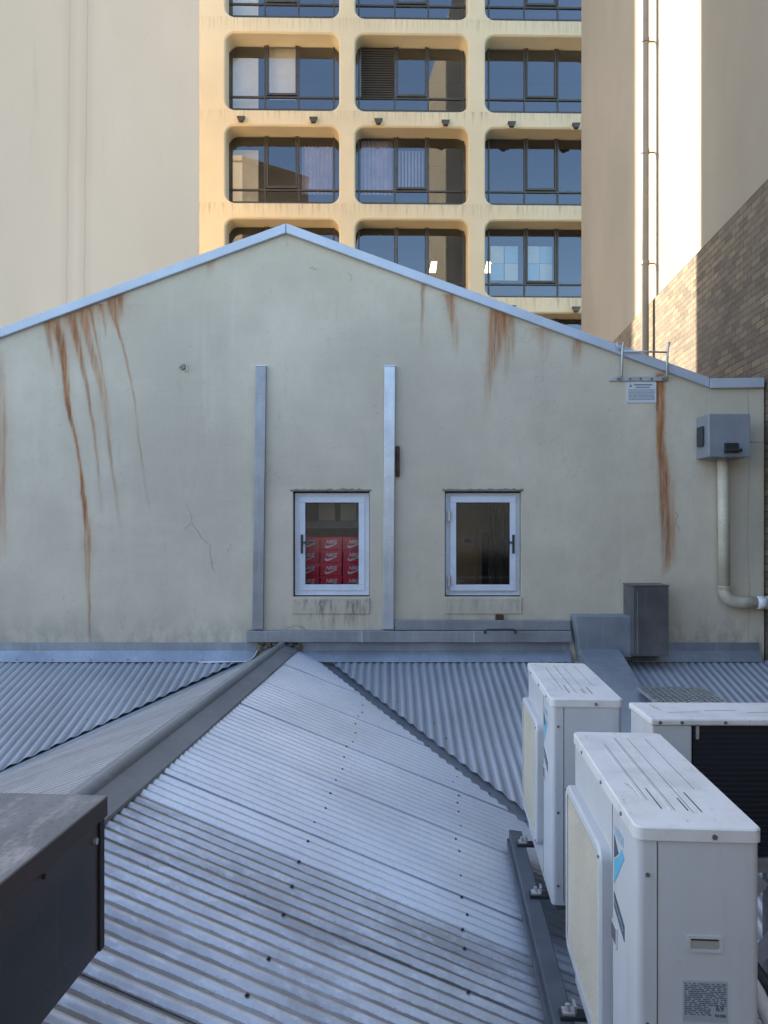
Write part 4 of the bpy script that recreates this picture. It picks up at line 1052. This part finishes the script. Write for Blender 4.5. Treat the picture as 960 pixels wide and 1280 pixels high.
m = MB(); m.box(.18, .192, -.006, .0, h - .085, h - .032); m.build('clip', ZINCF, ru)
m = MB(); m.box(0, w, -.004, l, 0, .0195); m.build('base_pan', GALV_DULL, ru)
# steel stand under it
sf = thing('support_stand', 'steel strut stand with diagonal braces under the coil side unit', 'stand', (1.118, 3.20, -2.3), R(-.6))
for x in (.05, .5, .9):
    for y in (.03, .26):
        wx, wy = 1.118 + x, 3.2 + y; zb = min(plane_main(wx, wy), plane_back(wx, wy)) if False else max(plane_main(wx, wy), plane_back(wx, wy))
        m = MB(); m.box(x - .02, x + .02, y - .02, y + .02, zb + 2.3, .895); m.build('leg', GALV_DULL, sf)
for y in (.03, .26):
    m = MB(); m.box(-.02, .97, y - .021, y + .021, .855, .8985); m.build('bearer', GALV_DULL, sf)
for a, c in (((-.0, .3), (.45, .84)), ((.1, .12), (.5, .6)), ((.5, .84), (.9, .3)), ((.0, .6), (.4, .2))):
    m = MB(); m.beam((a[0], -.01, a[1]), (c[0], -.012, c[1]), .03, .05); m.build('brace', GALV, sf)
# insulated pipes trailing behind the near unit
PIPEI = paint('pipe_lagging', (.60, .58, .54), .7, 0, .1, 6)
for i, (dx, m_) in enumerate(((0, PIPEI), (.05, BLACK))):
    t = thing('refrigerant_pipe', ('white lagged' if i == 0 else 'black lagged') + ' pipe sagging behind the nearest outdoor unit', 'pipe', (1.15, 2.6, -1.7))
    m = MB(); m.tube([(1.03, 2.9, -1.32 - dx), (1.16 + dx, 2.75, -1.38 - dx), (1.24 + dx, 2.55, -1.55), (1.3 + dx, 2.35, -1.78), (1.42 + dx, 2.0, -2.18 + .0)], .026, 10); m.build('lagging', m_, t, True, smooth=True)

# perforated vent box on the back slope
vb = thing('vent_box', 'low square roof vent box with perforated grey top behind the units', 'vent', (2.45, 6.2, -1.75), RZ)
x0, x1, y0, y1, zt_ = -.26, .27, -.55, .46, .35
m = MB(); m.box(x0 + .03, x1 - .03, y0 + .03, y1 - .03, -.16, zt_ - .03); m.build('curb', GALV_DARK, vb)
m = MB(); nx, ny = 11, 16; hx, hy = (x1 - x0) / nx, (y1 - y0) / ny
for i in range(ny + 1):
    y = y0 + hy * i; pts = []
    for s in (-1, 1):
        for j in range(nx):
            m.beam((x0 + hx * j, y + (hy / 2 if j % 2 else 0) * s, zt_), (x0 + hx * (j + 1), y + (0 if j % 2 else hy / 2) * s, zt_), 
                   .016, .008)
m.box(x0, x1, y0 - .02, y0, zt_ - .02, zt_ + .006); m.box(x0, x1, y1, y1 + .02, zt_ - .02, zt_ + .006); m.box(x0 - .02, x0, y0 - .02, y1 + .02, zt_ - .02, zt_ + .006); m.box(x1, x1 + .02, y0 - .02, y1 + .02, zt_ - .02, zt_ + .006)
m.build('perforated_top', ZINCF, vb)
m = MB(); m.box(x0, x1, y0, y1, zt_ - .03, zt_ - .012); m.build('top_tray', BLACK, vb)

# ------------------------------------------------------------------ brown sheet metal box, left foreground
yb3 = 2.03
kb = thing('metal_plenum', 'dark brown sheet metal box with chalky rusty top, at the left foreground', 'box', (-.746, yb3, -1.117), RZ)
zt0, zb0 = -.714 + 1.117, .004
m = MB(); m.prism([(0, 0, zb0), (0, -4.6, zb0), (-1.1, -4.6, zb0), (-1.1, 0, zb0)], (0, 0, zt0 - zb0 - .012)); m.build('side_panels', BROWN, kb)
m = MB(); m.prism([(.012, .012, zt0 - .012), (.012, -4.61, zt0 - .012), (-1.11, -4.61, zt0 - .012), (-1.11, .012, zt0 - .012)], (0, 0, .012)); m.build('top_panel', BROWN_TOP, kb, bevel=.003)
m = MB(); m.box(.0125, .016, -4.6, .0, zt0 - .05, zt0 - .001); m.build('folded_edge', paint('brown_edge', (.06, .042, .036), .5, .1), kb, bevel=.001)
m = MB(); m.box(.001, .006, -.022, .005, zb0, zt0 - .0125); m.build('corner_fold', BLACK, kb, bevel=.002)
m = MB(); m.tube([(.0, -.045, zt0 - .1), (.008, -.045, zt0 - .1)], .009, 8); m.build('rivet', ZINCF, kb)
for k in range(5):
    m = MB(); m.tube([(.0, -.3 - .22 * k, zt0 - .075), (.007, -.3 - .22 * k, zt0 - .075)], .006, 8); m.build('rivet', BROWN, kb)
m = MB(); m.box(.0004, .004, -.66, -.645, zb0, zt0 - .05); m.build('seam', BROWN, kb, bevel=.001)
